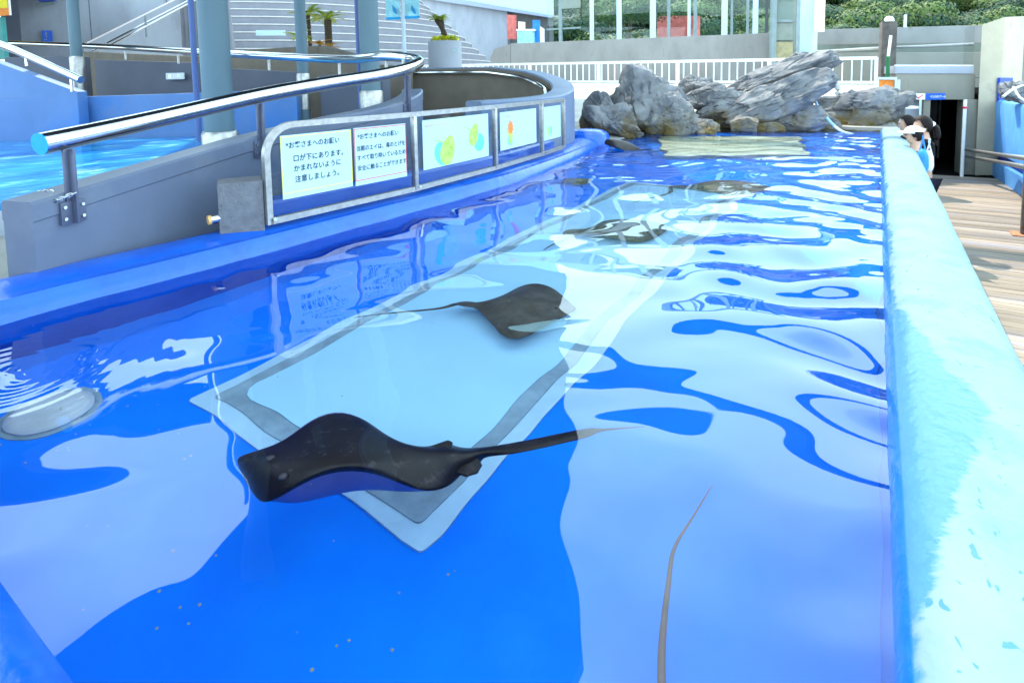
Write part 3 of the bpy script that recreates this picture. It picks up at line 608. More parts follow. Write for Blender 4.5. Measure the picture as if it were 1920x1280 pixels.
def notice(pn, tl, br, border, lines, label):
    u0, z1 = pn.sz(*tl); u1, z0 = pn.sz(*br)
    t = thing('notice_board', label, 'notice', pn.P((u0+u1)/2, z0), 'notices on the first pane')
    mb = MB(); pn.rect(mb, u0, u1, z0-.03, z1+.006, 0); mb.build('board', M['paper'], t)
    mb = MB(); w_ = .0045
    for r in ((u0, u1, z1-w_, z1), (u0, u1, z0, z0+w_), (u0, u0+w_, z0+w_, z1-w_), (u1-w_, u1, z0+w_, z1-w_)): pn.rect(mb, *r, .0015, .0012)
    mb.build('border', border, t)
    for body, x0, x1, yb, em in lines:
        ua, zb = pn.sz(x0, yb); _, zt = pn.sz(x0, yb-em); ub = pn.sz(x1, yb-(x1-x0)*.1)[0]
        text_mesh(body, pn.P(ua, zb, .0022), pn.t, Vector((0, 0, 1)), (zt-zb)*1.0, ub-ua, 'lettering', M['ink'], t, .012)
pn = Panel(0)
notice(pn, (343, 212), (717, 440), M['yellow'], [('*お客さまへのお願い', 372, 648, 270, 37), ('口が下にあります。', 413, 668, 336, 38), ('かまれないように', 415, 656, 388, 38), ('注意しましょう。', 420, 648, 443, 38)], 'white notice with yellow border and four lines of Japanese text')
notice(pn, (722, 172), (996, 390), M['red'], [('*お客さまへのお願い', 741, 952, 223, 31), ('当館のエイは、毒のとげを', 737, 985, 284, 31), ('すべて取り除いているため', 740, 988, 333, 31), ('安全に触ることができます。', 742, 1000, 385, 31)], 'white notice with red border and Japanese text beside the yellow one')
def ell(cx, cz, rx, rz, tilt=0, n=28, pinch=0.):
    out = []
    for i in range(n):
        a = 2*math.pi*i/n; x = rx*math.cos(a)*(1-pinch*math.sin(a)); z = rz*math.sin(a); out.append((cx+x*math.cos(tilt)-z*math.sin(tilt), cz+x*math.sin(tilt)+z*math.cos(tilt)))
    return out
def drawn_ray(pn, t, zc, rx, rz, tilt, tailpts, halo, face=True):
    u, z = pn.sz(*zc)
    mb = MB(); pn.blob(mb, ell(u+halo[0], z+halo[1], rx*1.25, rz*.75, tilt), .0008, .0007); mb.build('drawn_water', M['aqua'], t)
    mb = MB(); pn.blob(mb, ell(u, z, rx, rz, tilt, 28, .22), .0022, .0012)
    tp = [pn.sz(*q) for q in tailpts]; n = len(tp); pts = []
    for i, (a, b) in enumerate(tp):
        w_ = .011*(1-i/(n-.6)); pts.append((a, b, w_))
    pn.blob(mb, [(a, b+w_) for a, b, w_ in pts]+[(a, b-w_) for a, b, w_ in pts[::-1]], .0016, .0008); mb.build('drawn_ray', M['lime'], t)
    if face:
        for du, dz in ((.1, -.25), (.45, .12)): mb = MB(); pn.blob(mb, ell(u+rx*du, z+rz*dz, .004, .006), .0032, .0006); mb.build('drawn_eye', M['ink'], t)
        for (cu, cz, s) in ((u-rx*.05, z-rz*.3, 1), (u+rx*.5, z+rz*.22, -1)):
            mb = MB(); pts = [(cu+.03*math.sin(a)*s*.4, cz+.03*math.cos(a)) for a in [x*.3-.6 for x in range(5)]]
            pn.blob(mb, [(a, b) for a, b in pts]+[(a+.0025, b) for a, b in pts[::-1]], .0032, .0006); mb.build('drawn_brow', M['ink'], t)
def poster(i, tl, br, label, head):
    pn = Panel(i); u0, z1 = pn.sz(*tl); u1, z0 = pn.sz(*br)
    t = thing('illustrated_poster', label, 'poster', pn.P((u0+u1)/2, z0), 'illustrated posters on the screen')
    mb = MB(); pn.rect(mb, u0, u1, z0, z1, 0); mb.build('board', M['paper'], t)
    h = (z1-z0); text_mesh(head, pn.P(u0+.02, z1-h*.16, .0016), pn.t, Vector((0, 0, 1)), h*.10, (u1-u0)*.40, 'lettering', M['pink'], t, .005)
    return pn, t, u0, u1, z0, z1
pn, t, *_ = poster(1, (1075, 127), (1417, 308), 'white poster with two smiling green rays drawn on it', '水の中で下からタッチ')
drawn_ray(pn, t, (1207, 277), .085, .118, -.5, [(1205, 225), (1185, 240), (1160, 232), (1128, 226)], (-.06, -.02)); drawn_ray(pn, t, (1341, 198), .060, .098, -.42, [(1338, 168), (1322, 176), (1305, 164), (1284, 155)], (.07, -.07))
pn, t, u0, u1, z0, z1 = poster(2, (1474, 86), (1662, 238), 'white poster of a ray with an orange spiky burst above blue water', 'こんなさわり方はだめ')
drawn_ray(pn, t, (1528, 205), .042, .075, .1, [(1520, 190), (1512, 180), (1506, 172)], (0, -.03), False)
u, z = pn.sz(1528, 165); mb = MB(); star = []
for i in range(22):
    a = 2*math.pi*i/22; r = .085 if i % 2 else .045; star.append((u+r*.8*math.cos(a), z+r*math.sin(a)))
pn.blob(mb, star, .003, .0006); mb.build('drawn_burst', M['orange'], t)
text_mesh('やさしくさわってね', pn.P(u1-.28, z0+.07, .0016), pn.t, Vector((0, 0, 1)), .022, .24, 'lettering', M['greyink'], t)
pn, t, u0, u1, z0, z1 = poster(3, (1690, 60), (1787, 208), 'narrow white poster with one tiny green ray on a blue patch at the far end', 'そっとタッチ')
drawn_ray(pn, t, (1727, 180), .030, .060, 0, [(1722, 172), (1716, 165), (1712, 160)], (.05, 0), False)

# ================================================================== LEFT GUARD WALL, HANDRAIL, BLOCK
rail = catmull([at(75, 270, 2.45), at(280, 226, 2.95), at(480, 181, 3.55), at(610, 157, 3.95), at(700, 143, 4.3), at(760, 130, 4.7), at(786, 117, 5.1), at(770, 110, 5.45), at(720, 106, 5.7), at(640, 111, 6.3), at(480, 104, 7.4), at(380, 98, 8.2), at(200, 88, 10), at(20, 81, 12)], 8)
hr = thing('handrail', 'thick polished steel handrail with a blue end cap doubling back along the grey walls', 'handrail', rail[0])
mb = MB(); mb.tube(rail, .049, 20, False); mb.build('rail', M['steel'], hr, smooth=True)
dd = (rail[1]-rail[0]).normalized(); mb = MB(); mb.tube([rail[0]-dd*.004, rail[0]+dd*.01], .0485, 24); mb.build('end_cap', M['capblue'], hr)
def rail_at(px):
    return min(rail[:50], key=lambda p: abs((CX + (RT@(p-CAM)).x/-(RT@(p-CAM)).z*F) - px))
gw = [rail[0]+(rail[0]-rail[6])*.18] + rail[2:52:2]
def gtop(p): 
    i = gw.index(p); return p.z - (.235 + .02*min(1, i/20))
def gprof(i):
    z = gtop(gw[i]); return [(-.02, .0), (-.02, z-.09), (-.026, z-.085), (-.026, z-.012), (-.014, z), (.15, z), (.162, z-.012), (.162, z-.085), (.156, z-.09), (.156, .0)]
mb = MB(); mb.sweep([(p.x, p.y) for p in gw], gprof)
tag(mb.build('guard_wall', M['greyvinyl'], smooth=True, auto=30), 'low padded grey guard wall rounding into a curve under the thick handrail', 'wall')
for px in (124, 480, 757):
    p = rail_at(px); i = min(range(len(gw)), key=lambda k: (gw[k]-p).length); tdir = (gw[min(i+1, len(gw)-1)]-gw[max(i-1, 0)]); tdir.z = 0; tdir.normalize(); nr = Vector((tdir.y, -tdir.x, 0))
    zt = p.z-.045; zb = p.z-.38; c = p + nr*.03; pm = MB()
    pm.obox(Vector((c.x, c.y, (zt+zb)/2)), tdir*.025, nr*.006, Vector((0, 0, (zt-zb)/2))); pm.obox(Vector((c.x, c.y, (zt+zb)/2))+nr*.022, tdir*.006, nr*.016, Vector((0, 0, (zt-zb)/2)))
    po = pm.build('post', M['postgrey'], hr, bevel=.002)
    pm = MB(); pm.obox(Vector((c.x, c.y, zb+.05)), tdir*.055, nr*.009, Vector((0, 0, .05))); fo = pm.build('bracket', M['postgrey'], po, bevel=.002)
    for su in (-.04, .04):
        for sz_ in (.025, .078):
            pm = MB(); q = Vector((c.x, c.y, zb+sz_)) + tdir*su + nr*.009; pm.tube([q, q+nr*.007], .008, 8); pm.build('bolt', M['steel'], po)
# chain looped round the first post
p = rail_at(124); ch = MB(); base = p + Vector((0, 0, -.225))
path = catmull([base+Vector((-.13, -.06, -.02)), base+Vector((-.06, -.03, -.015)), base+Vector((.0, -.05, -.035)), base+Vector((.05, -.055, -.04)), base+Vector((.085, .0, -.015))], 5)
for i in range(len(path)-1):
    a, b = path[i], path[i+1]; t_ = (b-a).normalized(); s_ = t_.cross(Vector((0, 0, 1))).normalized(); u_ = s_.cross(t_)
    v_ = s_ if i % 2 else u_
    lp = [a+(b-a)*.5 + t_*(.015*math.cos(x)) + v_*(.008*math.sin(x)) for x in [2*math.pi*k/10 for k in range(11)]]
    ch.tube(lp, .0026, 6, False)
tag(ch.build('chain', M['silver'], smooth=True), 'short zinc chain looped round the nearest handrail post', 'chain')
# concrete block and pipe beside the screen
A = at(412, 440, 3.0); mb = MB(); tdir = d0; nr = Vector((-tdir.y, tdir.x, 0)); zt = zat(A, 353)
B = at(497, 425, 3.1); cc = Vector(((A.x+B.x)/2, (A.y+B.y)/2, 0)); t2 = Vector((B.x-A.x, B.y-A.y, 0)); n2 = Vector((-t2.y, t2.x, 0)).normalized()
if n2.dot(cc) < 0: n2 = -n2
mb.obox(Vector((cc.x, cc.y, zt/2+.02))+n2*.10, t2*.5, n2*.10, Vector((0, 0, zt/2-.0)))
tag(mb.build('concrete_block', M['block'], bevel=.008), 'pitted grey concrete block at the rounded end of the sign screen', 'block')
pp = thing('steel_pipe', 'short steel pipe end with an amber cap poking out left of the concrete block', 'pipe', at(395, 412, 2.83))
mb = MB(); mb.tube([at(391, 413, 2.98), at(470, 397, 3.12)], .024, 16, False); mb.build('pipe', M['steel'], pp, smooth=True)
mb = MB(); a_, b_ = at(391, 413, 2.98), at(470, 397, 3.12); q = (b_-a_).normalized(); mb.tube([a_-q*.004, a_+q*.012], .0245, 16); mb.build('cap', M['caporange'], pp)

# curved basin wall in the middle
CW = catmull([at(760, 140, 10.5), at(850, 133, 10.2), at(930, 131, 9.6), at(1000, 142, 8.8), at(1045, 160, 8.0), at(1057, 185, 7.35), at(1035, 215, 6.8), at(975, 232, 6.3), at(890, 240, 5.9)], 8)
topz = [zat(p, y) for p, y in zip([CW[0], CW[8], CW[16], CW[24], CW[32], CW[40], CW[48], CW[56], CW[64]], (129, 127, 126, 134, 150, 166, 178, 185, 190))]
def cz(i): k = min(i//8, 7); f = (i-k*8)/8; return topz[k]*(1-f)+topz[k+1]*f
mb = MB(); mb.sweep([(p.x, p.y) for p in CW], lambda i: [(.14, 0), (.14, cz(i)-.02), (.12, cz(i)), (-.14, cz(i)), (-.16, cz(i)-.02), (-.16, 0)])
cw = thing('basin_wall', 'curved concrete basin wall with a brown inner face and pale top behind the sign screen', 'wall', CW[40])
o = mb.build('wall', [M['curvewall'], M['brownwall']], cw, smooth=True, auto=40)
ctr = sum(CW, Vector())/len(CW)
for f in o.data.polygons:
    c = f.center + cw.location
    if abs(f.normal.z) < .5 and f.normal.dot(Vector((ctr.x-c.x, ctr.y-c.y, 0))) > 0: f.material_index = 1
mb = MB(); inner = []
for i, p in enumerate(CW[:50]):
    a = CW[max(i-1, 0)]; c = CW[i+1]; t_ = Vector((c.x-a.x, c.y-a.y, 0)).normalized(); nr = Vector((-t_.y, t_.x, 0))
    if nr.dot(ctr-p) < 0: nr = -nr
    inner.append(Vector((p.x, p.y, cz(i)-.09)) + nr*.24)
mb.tube(inner, .03, 10); mb.build('rail', M['steel'], cw, smooth=True)

# ================================================================== LEFT TANK AND GREY WALLS
mb = MB(); tw = [(at(0, 412, 3.4).x, at(0, 412, 3.4).y)]
tank = thing('second_tank', 'second pool on the left with pale blue painted wall and turquoise water', 'pool', at(150, 240, 8))
wl_ = wall_px(-260, 8.0, 560, 8.6, (196, 168), (300, 262), .25, z0=.0); wl_.build('wall', M['bluewall'], tank, bevel=.01)
a, b, c, d_ = at(-420, 300, 8.0), at(700, 262, 8.6), at(420, 300, 4.9), at(-40, 410, 3.6)
mb = MB(); mb.prism([(a.x, a.y), (b.x, b.y), (c.x, c.y), (d_.x, d_.y), (d_.x-4, d_.y-1)], .0, .14); tag(mb.build('tank_water', M['tankwater']), kind='structure')
mb = MB(); q0, q1 = at(-120, 440, 3.3), at(60, 418, 3.45); wall_px(-160, 3.2, 70, 3.45, (408, 398), (470, 455), .12, mb, z0=0.0); mb.build('kerb', M['concretecool'], tank, bevel=.02)
def simple_wall(name, label, mat, args, cat='wall', bevel=.012, **kw):
    o = wall_px(*args, **kw).build(name, mat, bevel=bevel); tag(o, label, cat); return o
simple_wall('ramp_wall', 'dark grey ramp wall with a small white plate between the pillars', M['greywall'], (182, 10.2, 378, 9.6, (112, 118), (190, 190), .3), z0=0)
simple_wall('ramp_wall', 'dark grey ramp wall section right of the big pillar', M['greywall'], (436, 9.4, 560, 9.0, (129, 136), (200, 210), .3), z0=0)
simple_wall('ramp_wall', 'dark grey wall end between the third and fourth pillars', M['greywall'], (602, 8.8, 720, 8.6, (141, 140), (215, 215), .3), z0=0)
simple_wall('ramp_wall', 'dark grey wall stub left of the first pillar', M['greywall'], (15, 11.0, 150, 10.8, (108, 106), (185, 185), .3), z0=0)
simple_wall('upper_ramp_wall', 'brown grey upper ramp wall running behind the handrail', M['brownwall'], (160, 13.5, 760, 9.8, (97, 124), (150, 170), .25), z0=0)
simple_wall('sloping_parapet', 'pale sloping parapet in front of the palms left of the stairs', M['brownwall'], (400, 14.5, 600, 14, (97, 86), (150, 150), .3), z0=0)
simple_wall('sloping_parapet', 'sloping parapet dropping right behind the tall pillar', M['brownwall'], (600, 14, 680, 12.5, (86, 110), (150, 150), .3), z0=0)
# left ramp with its own tube
mb = MB(); A_, B_ = at(-40, 110, 8.6), at(140, 176, 8.2); wall_px(-60, 8.4, 145, 8.0, (94, 172), (186, 184), .16, mb, z0=0); 
o = tag(mb.build('ramp', M['bluewall'], bevel=.015), 'blue grey ramp side sloping down to the right at the left edge', 'ramp')
rp2 = thing('ramp_handrail', 'polished steel tube sloping down over the ramp side at the left edge', 'handrail', at(75, 120, 8))
mb = MB(); mb.tube([at(-60, 60, 8.2), at(30, 95, 8.0), at(152, 150, 7.8)], .055, 14); mb.build('rail', M['steel'], rp2, smooth=True)
for px, y0, y1 in ((50, 104, 124), (135, 145, 172)):
    p_ = at(px, y1, 7.95); mb = MB(); mb.tube([p_, Vector((p_.x, p_.y, zat(p_, y0)))], .018, 8); mb.build('post', M['steel'], rp2)
# rail posts along the returning handrail
for px, ya, yb, D in ((135, 88, 108, 10.7), (236, 96, 112, 9.8), (335, 102, 120, 9.0), (505, 108, 132, 7.4), (637, 114, 142, 6.4), (725, 110, 140, 5.7), (757, 112, 138, 5.3)):
    p_ = at(px, yb, D); mb = MB(); mb.tube([p_, Vector((p_.x, p_.y, zat(p_, ya)))], .018, 8); mb.build('post', M['steeldull'], hr)
# white plate
pl = thing('wall_plate', 'small white lettered plate on the dark grey ramp wall', 'sign', at(330, 143, 9.7))
a, b = at(314, 150, 9.69), at(348, 150, 9.57); t_ = (b-a); t_.z = 0; n_ = Vector((t_.y, -t_.x, 0)).normalized(); 
if n_.dot(CAM-a) < 0: n_ = -n_
mb = MB(); c_ = (a+b)/2 + n_*.02; z0_, z1_ = zat(c_, 149), zat(c_, 137); mb.obox(Vector((c_.x, c_.y, (z0_+z1_)/2)), t_*.5, n_*.006, Vector((0, 0, (z1_-z0_)/2))); mb.build('plate', M['greyink'], pl)
tr = t_.normalized()
text_mesh('立入禁止', Vector((c_.x, c_.y, z0_+.035))+n_*.009-tr*.05, tr, Vector((0, 0, 1)), .07, .19, 'lettering', M['white'], pl, .02)
mb = MB(); mb.obox(Vector((c_.x, c_.y, (z0_+z1_)/2))+n_*.008-tr*.11, tr*.03, n_*.002, Vector((0, 0, .035))); mb.build('emblem', M['white'], pl)

# pillars and poles under the canopy
ZR = 5.0
def pillar(px, D, yb, wpx, label, collar=None):
    p_ = at(px, yb, D); r = wpx/F*D/2; t = thing('canopy_pillar', label, 'pillar', (p_.x, p_.y, 0.02), 'pillars carrying the canopy')
    mb = MB(); mb.lathe((p_.x, p_.y, 0), [(r*1.0, .0), (r, ZR-.02)], 28); mb.build('shaft', M['pillar'], t, smooth=True, auto=40)
    if collar:
        zc0, zc1 = zat(p_, collar[1]), zat(p_, collar[0]); mb = MB(); mb.lathe((p_.x, p_.y, 0), [(r*1.22, max(.02, zc0)), (r*1.22, zc1-.03), (r*1.12, zc1)], 28); mb.build('steel_collar', M['steeldull'], t, smooth=True, auto=40)
pillar(149, 9.7, 172, 19, 'leftmost slim pillar in front of the blue question sign', (106, 172))
pillar(412, 6.6, 245, 52, 'thickest blue grey pillar, stained on its right side', (246, 275))
pillar(571, 8.9, 205, 20, 'slim pillar in front of the left hand palms', (138, 205))
pillar(697, 7.2, 205, 36, 'blue grey pillar beside the banner pole with a steel collar behind the handrail', (170, 202))
def pole(px, D, yb, label):
    p_ = at(px, yb, D); mb = MB(); mb.tube([Vector((p_.x, p_.y, .02)), Vector((p_.x, p_.y, ZR))], 6.5/F*D/2*1.6, 12); tag(mb.build('drain_pole', M['bluepole'], smooth=True), label, 'pole', 'thin blue poles')
pole(368, 7.6, 170, 'thin blue pole just left of the thickest pillar'); pole(676, 7.4, 170, 'thin blue pole left of the pillar by the banners')
# canopy over the left half of the pool
mb = MB(); mb.prism([(-2.35, -9), (-2.35, 5.0), (-4.0, 7.6), (-6.3, 11.9), (-8.0, 15), (-16, 15), (-16, 9), (-10.4, 6.1), (-7.4, 4.1), (-6.8, 2.2), (-6.6, -1), (-6.6, -9)], ZR, ZR+.18)
reflection_beams = [((-5.6, 10.1), (1.6, 10.3))]  # unseen beam, added to break the water's reflection into dark islands
can = thing('canopy', 'flat grey canopy roof on pillars over the left half of the pool', 'canopy', (-6, 6, ZR))
mb.build('roof', M['roof'], can)
for (ax_, ay_), (bx_, by_) in reflection_beams: mb = MB(); mb.tube([(ax_, ay_, ZR+.05), (bx_, by_, ZR+.05)], .20, 4, True, True); mb.build('beam', M['roof'], can)
mb = MB(); mb.prism([(-14, 1.9), (-11.1, 2.45), (-9.8, 5.0), (-10.6, 5.6), (-12.9, 2.95), (-15, 2.6)], ZR-.05, ZR+.1); mb.build('beam', M['roof'], can)
mb = MB(); mb.prism([(-34, -8), (-16.5, -8), (-16.5, 9), (-34, 9)], ZR, ZR+.18); mb.build('roof', M['roof'], can)  # unseen second slab, added for the low reflections at the left

# ================================================================== ROCKS BY THE FAR END
def rock(px, py, wpx, hpx, D, seed, label, tilt=0., depth=.8, cuts=16, slab=False, group='rocks at the far end of the pool'):
    r = random.Random(seed); c = at(px, py, D); a, b = wpx/F*D/2*1.12, hpx/F*D/2*1.14; dp = min(a, b*1.6)*depth if not slab else b*1.6
    X = xax.copy(); X.z = 0; X.normalize(); Y = Vector((-X.y, X.x, 0)); Z = Vector((0, 0, 1))
    planes = []
    for i in range(cuts):
        z = r.uniform(-.9, .95); t = r.uniform(0, 6.283); s = math.sqrt(1-z*z); planes.append((Vector((s*math.cos(t), s*math.sin(t), z)), r.uniform(.56, .92)))
    planes.append((Vector((r.uniform(-.35, .35), r.uniform(-.2, .2), 1)).normalized(), .74)); planes.append((Vector((r.uniform(-.5, .5), -.8, r.uniform(.1, .5))).normalized(), .62))
    bm = bmesh.new(); bmesh.ops.create_icosphere(bm, subdivisions=5, radius=1)
    off = Vector((seed*3.1, seed*1.7, seed*.9))
    for v in bm.verts:
        d = v.co.normalized(); rad = 1.0
        for n_, h in planes:
            k = d.dot(n_)
            if k > .01: rad = min(rad, h/k)
        # strata steps and cracks
        q = d*rad; st = noise.noise(q*1.6+off)*.09 + noise.noise(q*4+off)*.035 + noise.noise(q*11+off)*.016
        cr = abs(noise.noise(q*2.1+off*2)); crack = max(0, .05-cr)*1.5
        cr2 = abs(noise.noise(Vector((q.x*1.2, q.y*2, q.z*4.5))+off*3)); crack += max(0, .03-cr2)*1.4
        dv, pv = noise.voronoi(q*1.9 + off); e2 = dv[1]-dv[0]; crack += max(0, .10-e2)*.40
        st += (noise.cell(pv[0]*7.3)-.5)*.075
        dv, pv = noise.voronoi(q*4.6 + off*2); st += (noise.cell(pv[0]*9.1)-.5)*.018; crack += max(0, .06-(dv[1]-dv[0]))*.12
        q = d*(rad + st - crack)
        x, y, z = q.x*a, q.y*dp, q.z*b
        ct, sn_ = math.cos(tilt), math.sin(tilt); x, z = x*ct-z*sn_, x*sn_+z*ct
        v.co = X*x + Y*y + Z*z
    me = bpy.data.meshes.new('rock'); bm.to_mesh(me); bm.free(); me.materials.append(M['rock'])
    me.polygons.foreach_set('use_smooth', [True]*len(me.polygons)); me.set_sharp_from_angle(angle=math.radians(28))
    o = bpy.data.objects.new('rock', me); COL.objects.link(o); o.location = c
    return tag(o, label, 'rock', group)
rock(1213, 193, 168, 165, 9.3, 3, 'tallest rounded grey rock at the left of the rock pile', 0, .8, 20)
rock(1130, 200, 66, 78, 9.2, 5, 'small dark rock at the left end of the pile', .3)
rock(1150, 228, 116, 86, 8.75, 8, 'pale sunlit rock low at the left front of the pile', -.35, .7)
rock(1175, 246, 78, 36, 8.45, 12, 'flat cream stone at the waterline on the left', -.1, .9)
rock(1258, 220, 112, 98, 8.9, 21, 'olive stained rock under the right side of the tallest rock', .35, .7)
rock(1305, 160, 74, 54, 10.3, 31, 'small grey rock behind the gap left of the long slabs', .1)
rock(1325, 180, 84, 44, 9.9, 33, 'low ledge rock in the gap beneath the white fence', .25)
rock(1360, 196, 120, 62, 9.8, 37, 'dark middle rock under the foot of the upper slab', .45, .8)
rock(1440, 152, 236, 66, 9.8, 41, 'long upper slab slanting up to the highest point of the pile', .40, 1, 14, True)
rock(1506, 122, 66, 70, 9.7, 44, 'blocky tip of the slanting slab against the white fence', .9)
rock(1428, 196, 240, 74, 9.5, 47, 'long lower slab slanting beneath the upper one, yellowish at its foot', .42, 1, 14, True)
rock(1492, 180, 104, 76, 9.5, 52, 'grey rock wedged between slab and right hand boulder', .35)
rock(1478, 222, 120, 74, 9.35, 58, 'rounded grey rock below the right end of the slabs', .2, .8)
rock(1398, 236, 56, 40, 9.1, 61, 'grey stone at the waterline under the lower slab', .2)
rock(1432, 243, 72, 34, 9.15, 64, 'low broad stone at the waterline right of centre', 0)
rock(1322, 240, 62, 42, 8.95, 67, 'squarish sunlit cream stone at the waterline', .15, .9, 9)
rock(1283, 246, 50, 30, 8.9, 70, 'dark brown stone at the waterline left of the cream one', 0)
rock(1612, 208, 172, 96, 9.9, 75, 'broad flat topped blue grey boulder at the right end', 0, .7, 12)
rock(1668, 205, 46, 84, 9.8, 78, 'narrow boulder at the far right against the pool wall', 0, .9)
rock(1540, 232, 70, 48, 9.6, 81, 'ochre stained rock under the hanging hose', .1, .9)
rock(1105, 225, 40, 40, 9.0, 83, 'small tan stone on the bright paving left of the pile', .1)
rock(1907, 172, 60, 50, 9.4, 88, 'dark rock resting on the blue tank wall at the right edge', .2, group='rock on the right tank')
# submerged skirt of stones keeps the pool edge closed
rs = MB()
k0, k1 = on(1090, 250, -.05), on(1668, 247, -.05)
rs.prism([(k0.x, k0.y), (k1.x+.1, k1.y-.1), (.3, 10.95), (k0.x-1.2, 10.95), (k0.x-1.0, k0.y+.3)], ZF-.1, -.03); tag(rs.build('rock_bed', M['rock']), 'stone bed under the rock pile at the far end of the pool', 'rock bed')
hs = thing('hose', 'hose coming over the rocks and trailing blue then white into the water', 'hose', at(1550, 200, 9.5))
hp = catmull([at(1548, 150, 9.9), at(1527, 175, 9.5), at(1531, 195, 9.2), at(1545, 215, 9.0), at(1562, 234, 8.8), at(1578, 246, 8.7), at(1600, 253, 8.5)], 6)
mb = MB(); mb.tube(hp[:26], .022, 10); mb.build('blue_length', M['hoseblue'], hs, smooth=True); mb = MB(); mb.tube(hp[25:], .020, 10); mb.build('white_length', M['hosewhite'], hs, smooth=True)
mb = MB(); c = at(1540, 170, 10.4); X = xax.copy(); X.z = 0; X.normalize()
mb.tube([c + X*(.27*math.cos(a)) + Vector((0, 0, .24*math.sin(a))) for a in [math.radians(x) for x in range(-20, 200, 12)]], .05, 12); tag(mb.build('water_pipe', M['pipe'], smooth=True), 'fat grey pipe arching behind the rocks below the white fence', 'pipe')

# ================================================================== FENCE AND SLOPE BEHIND THE ROCKS
A, B = at(780, 160, 22.0), at(1642, 165, 14.5); z0a, z0b = .86, .62
dirf = Vector((B.x-A.x, B.y-A.y, 0)); Lf = dirf.length; dirf.normalize(); nf = Vector((dirf.y, -dirf.x, 0))
def fp(u, z): f = u/Lf; return Vector((A.x, A.y, 0))*(1-f) + Vector((B.x, B.y, 0))*f + Vector((0, 0, z0a*(1-f)+z0b*f+z))
ta, tb_ = zat(A, 124)-z0a, zat(B, 109)-z0b
def fh(u): return ta*(1-u/Lf)+tb_*(u/Lf)
fen = thing('fence', 'white painted steel fence with upright bars behind the rocks', 'fence', fp(0, 0))
mb = MB(); mb.tube([fp(0, fh(0)), fp(Lf, fh(Lf))], .055, 4, True, True); mb.build('top_rail', M['white'], fen)
mb = MB(); mb.tube([fp(0, .05), fp(Lf, .05)], .05, 4, True, True); mb.build('bottom_rail', M['white'], fen)
mb = MB(); n = int(Lf/.215)
for i in range(n): u = (i+.5)*Lf/n; mb.tube([fp(u, .05), fp(u, fh(u))], .020, 4, True, True)
mb.build('infill_bars', M['white'], fen)
for i in range(7):
    u = Lf*i/6; mb = MB(); mb.tube([fp(u, -.05), fp(u, fh(u)+.02)], .06, 4, True, True); mb.build('post', M['white'], fen)
# bright sloping bank the fence stands on
a1, b1 = on(1040, 215, .02), Vector((.29, 10.9, .02)); mb = MB()
w1, w2 = fp(0, -.02), fp(Lf, -.02); bk = nf*-1
vs = [Vector((-8.5, 9.5, .03)), Vector((.28, 11.6, .03)), w2+nf*.5, w1+nf*.5, w2-nf*.4, w1-nf*.4]
mb.add(vs + [Vector((v.x, v.y, -.2)) for v in vs], [(0, 1, 2, 3), (3, 2, 4, 5), (0, 6, 7, 1), (5, 4, 10, 11), (1, 7, 8, 2), (2, 8, 10, 4), (0, 3, 9, 6), (3, 5, 11, 9), (6, 9, 8, 7), (9, 11, 10, 8)]); tag(mb.build('paved_slope', M['sandy']), kind='structure')

# ================================================================== RETAINING WALL, GLASS HALL
simple_wall('retaining_wall', 'long stained concrete retaining wall below the glass hall', M['concrete'], (958, 24.5, 1446, 21, (82, 62), (130, 122), .5), z0=.0)
rt = MB(); A1, B1 = at(920, 130, 25.2), at(957.5, 130, 24.55)
pts = [(A1.x, A1.y, zat(A1, 108)), ((A1.x*.8+B1.x*.2), (A1.y*.8+B1.y*.2), zat(A1, 93)), (B1.x, B1.y, zat(B1, 83))]
vs = [Vector((x, y, 0)) for x, y, z in pts]+[Vector(p) for p in pts]; n_ = Vector((0, .5, 0)); vs += [v+n_ for v in vs]
rt.add(vs, [(0, 1, 4, 3), (1, 2, 5, 4), (6, 9, 10, 7), (7, 10, 11, 8), (3, 4, 10, 9), (4, 5, 11, 10), (0, 3, 9, 6), (2, 8, 11, 5), (0, 6, 7, 8, 2, 1)])
tag(rt.build('retaining_wall_end', M['concrete']), 'rounded left end of the stained concrete retaining wall beside the stairs', 'wall')
hall = thing('glass_hall', 'tall glass walled hall with pale steel columns above the retaining wall', 'building', at(1250, 75, 27))
GA, GB = at(1022, 80, 29), at(1445, 64, 24.5)
gd = Vector((GB.x-GA.x, GB.y-GA.y, 0)); LG = gd.length; gd.normalize(); gn = Vector((gd.y, -gd.x, 0))
if gn.dot(CAM-GA) < 0: gn = -gn
def gpx(px):
    q = plane_hit(px, 70, Vector((GA.x, GA.y, 0)), gn); return (q-GA).dot(gd)
ZG0, ZG1 = 1.6, 7.5
def gbox(px0, px1, z0, z1, o, th, name, mat, par=hall, bev=0):
    u0, u1 = gpx(px0), gpx(px1); c = Vector((GA.x, GA.y, 0)) + gd*((u0+u1)/2) + gn*o + Vector((0, 0, (z0+z1)/2)); mb = MB(); mb.obox(c, gd*abs(u1-u0)/2, gn*th/2, Vector((0, 0, (z1-z0)/2))); return mb.build(name, mat, par, bevel=bev)
edges = [1026, 1052, 1090, 1110, 1160, 1222, 1254, 1292, 1302, 1356, 1372, 1402, 1412, 1444]
for a, b in zip(edges, edges[1:]): gbox(a+1, b-1, ZG0, ZG1, 0, .03, 'window_pane', M['glassblue'])
for a, b, mt in ((1050, 1055, 'framegrey'), (1108, 1114, 'framepale'), (1158, 1166, 'framepale'), (1220, 1230, 'framepale'), (1252, 1257, 'framegrey'), (1290, 1295, 'framepale'), (1301, 1307, 'framegrey'), (1353, 1364, 'framepale'), (1370, 1374, 'framegrey'), (1399, 1404, 'framegrey'), (1411, 1421, 'framepale'), (1434, 1440, 'darkglassframe')):
    gbox(a, b, ZG0, ZG1, .1, .16, 'column', M[mt])
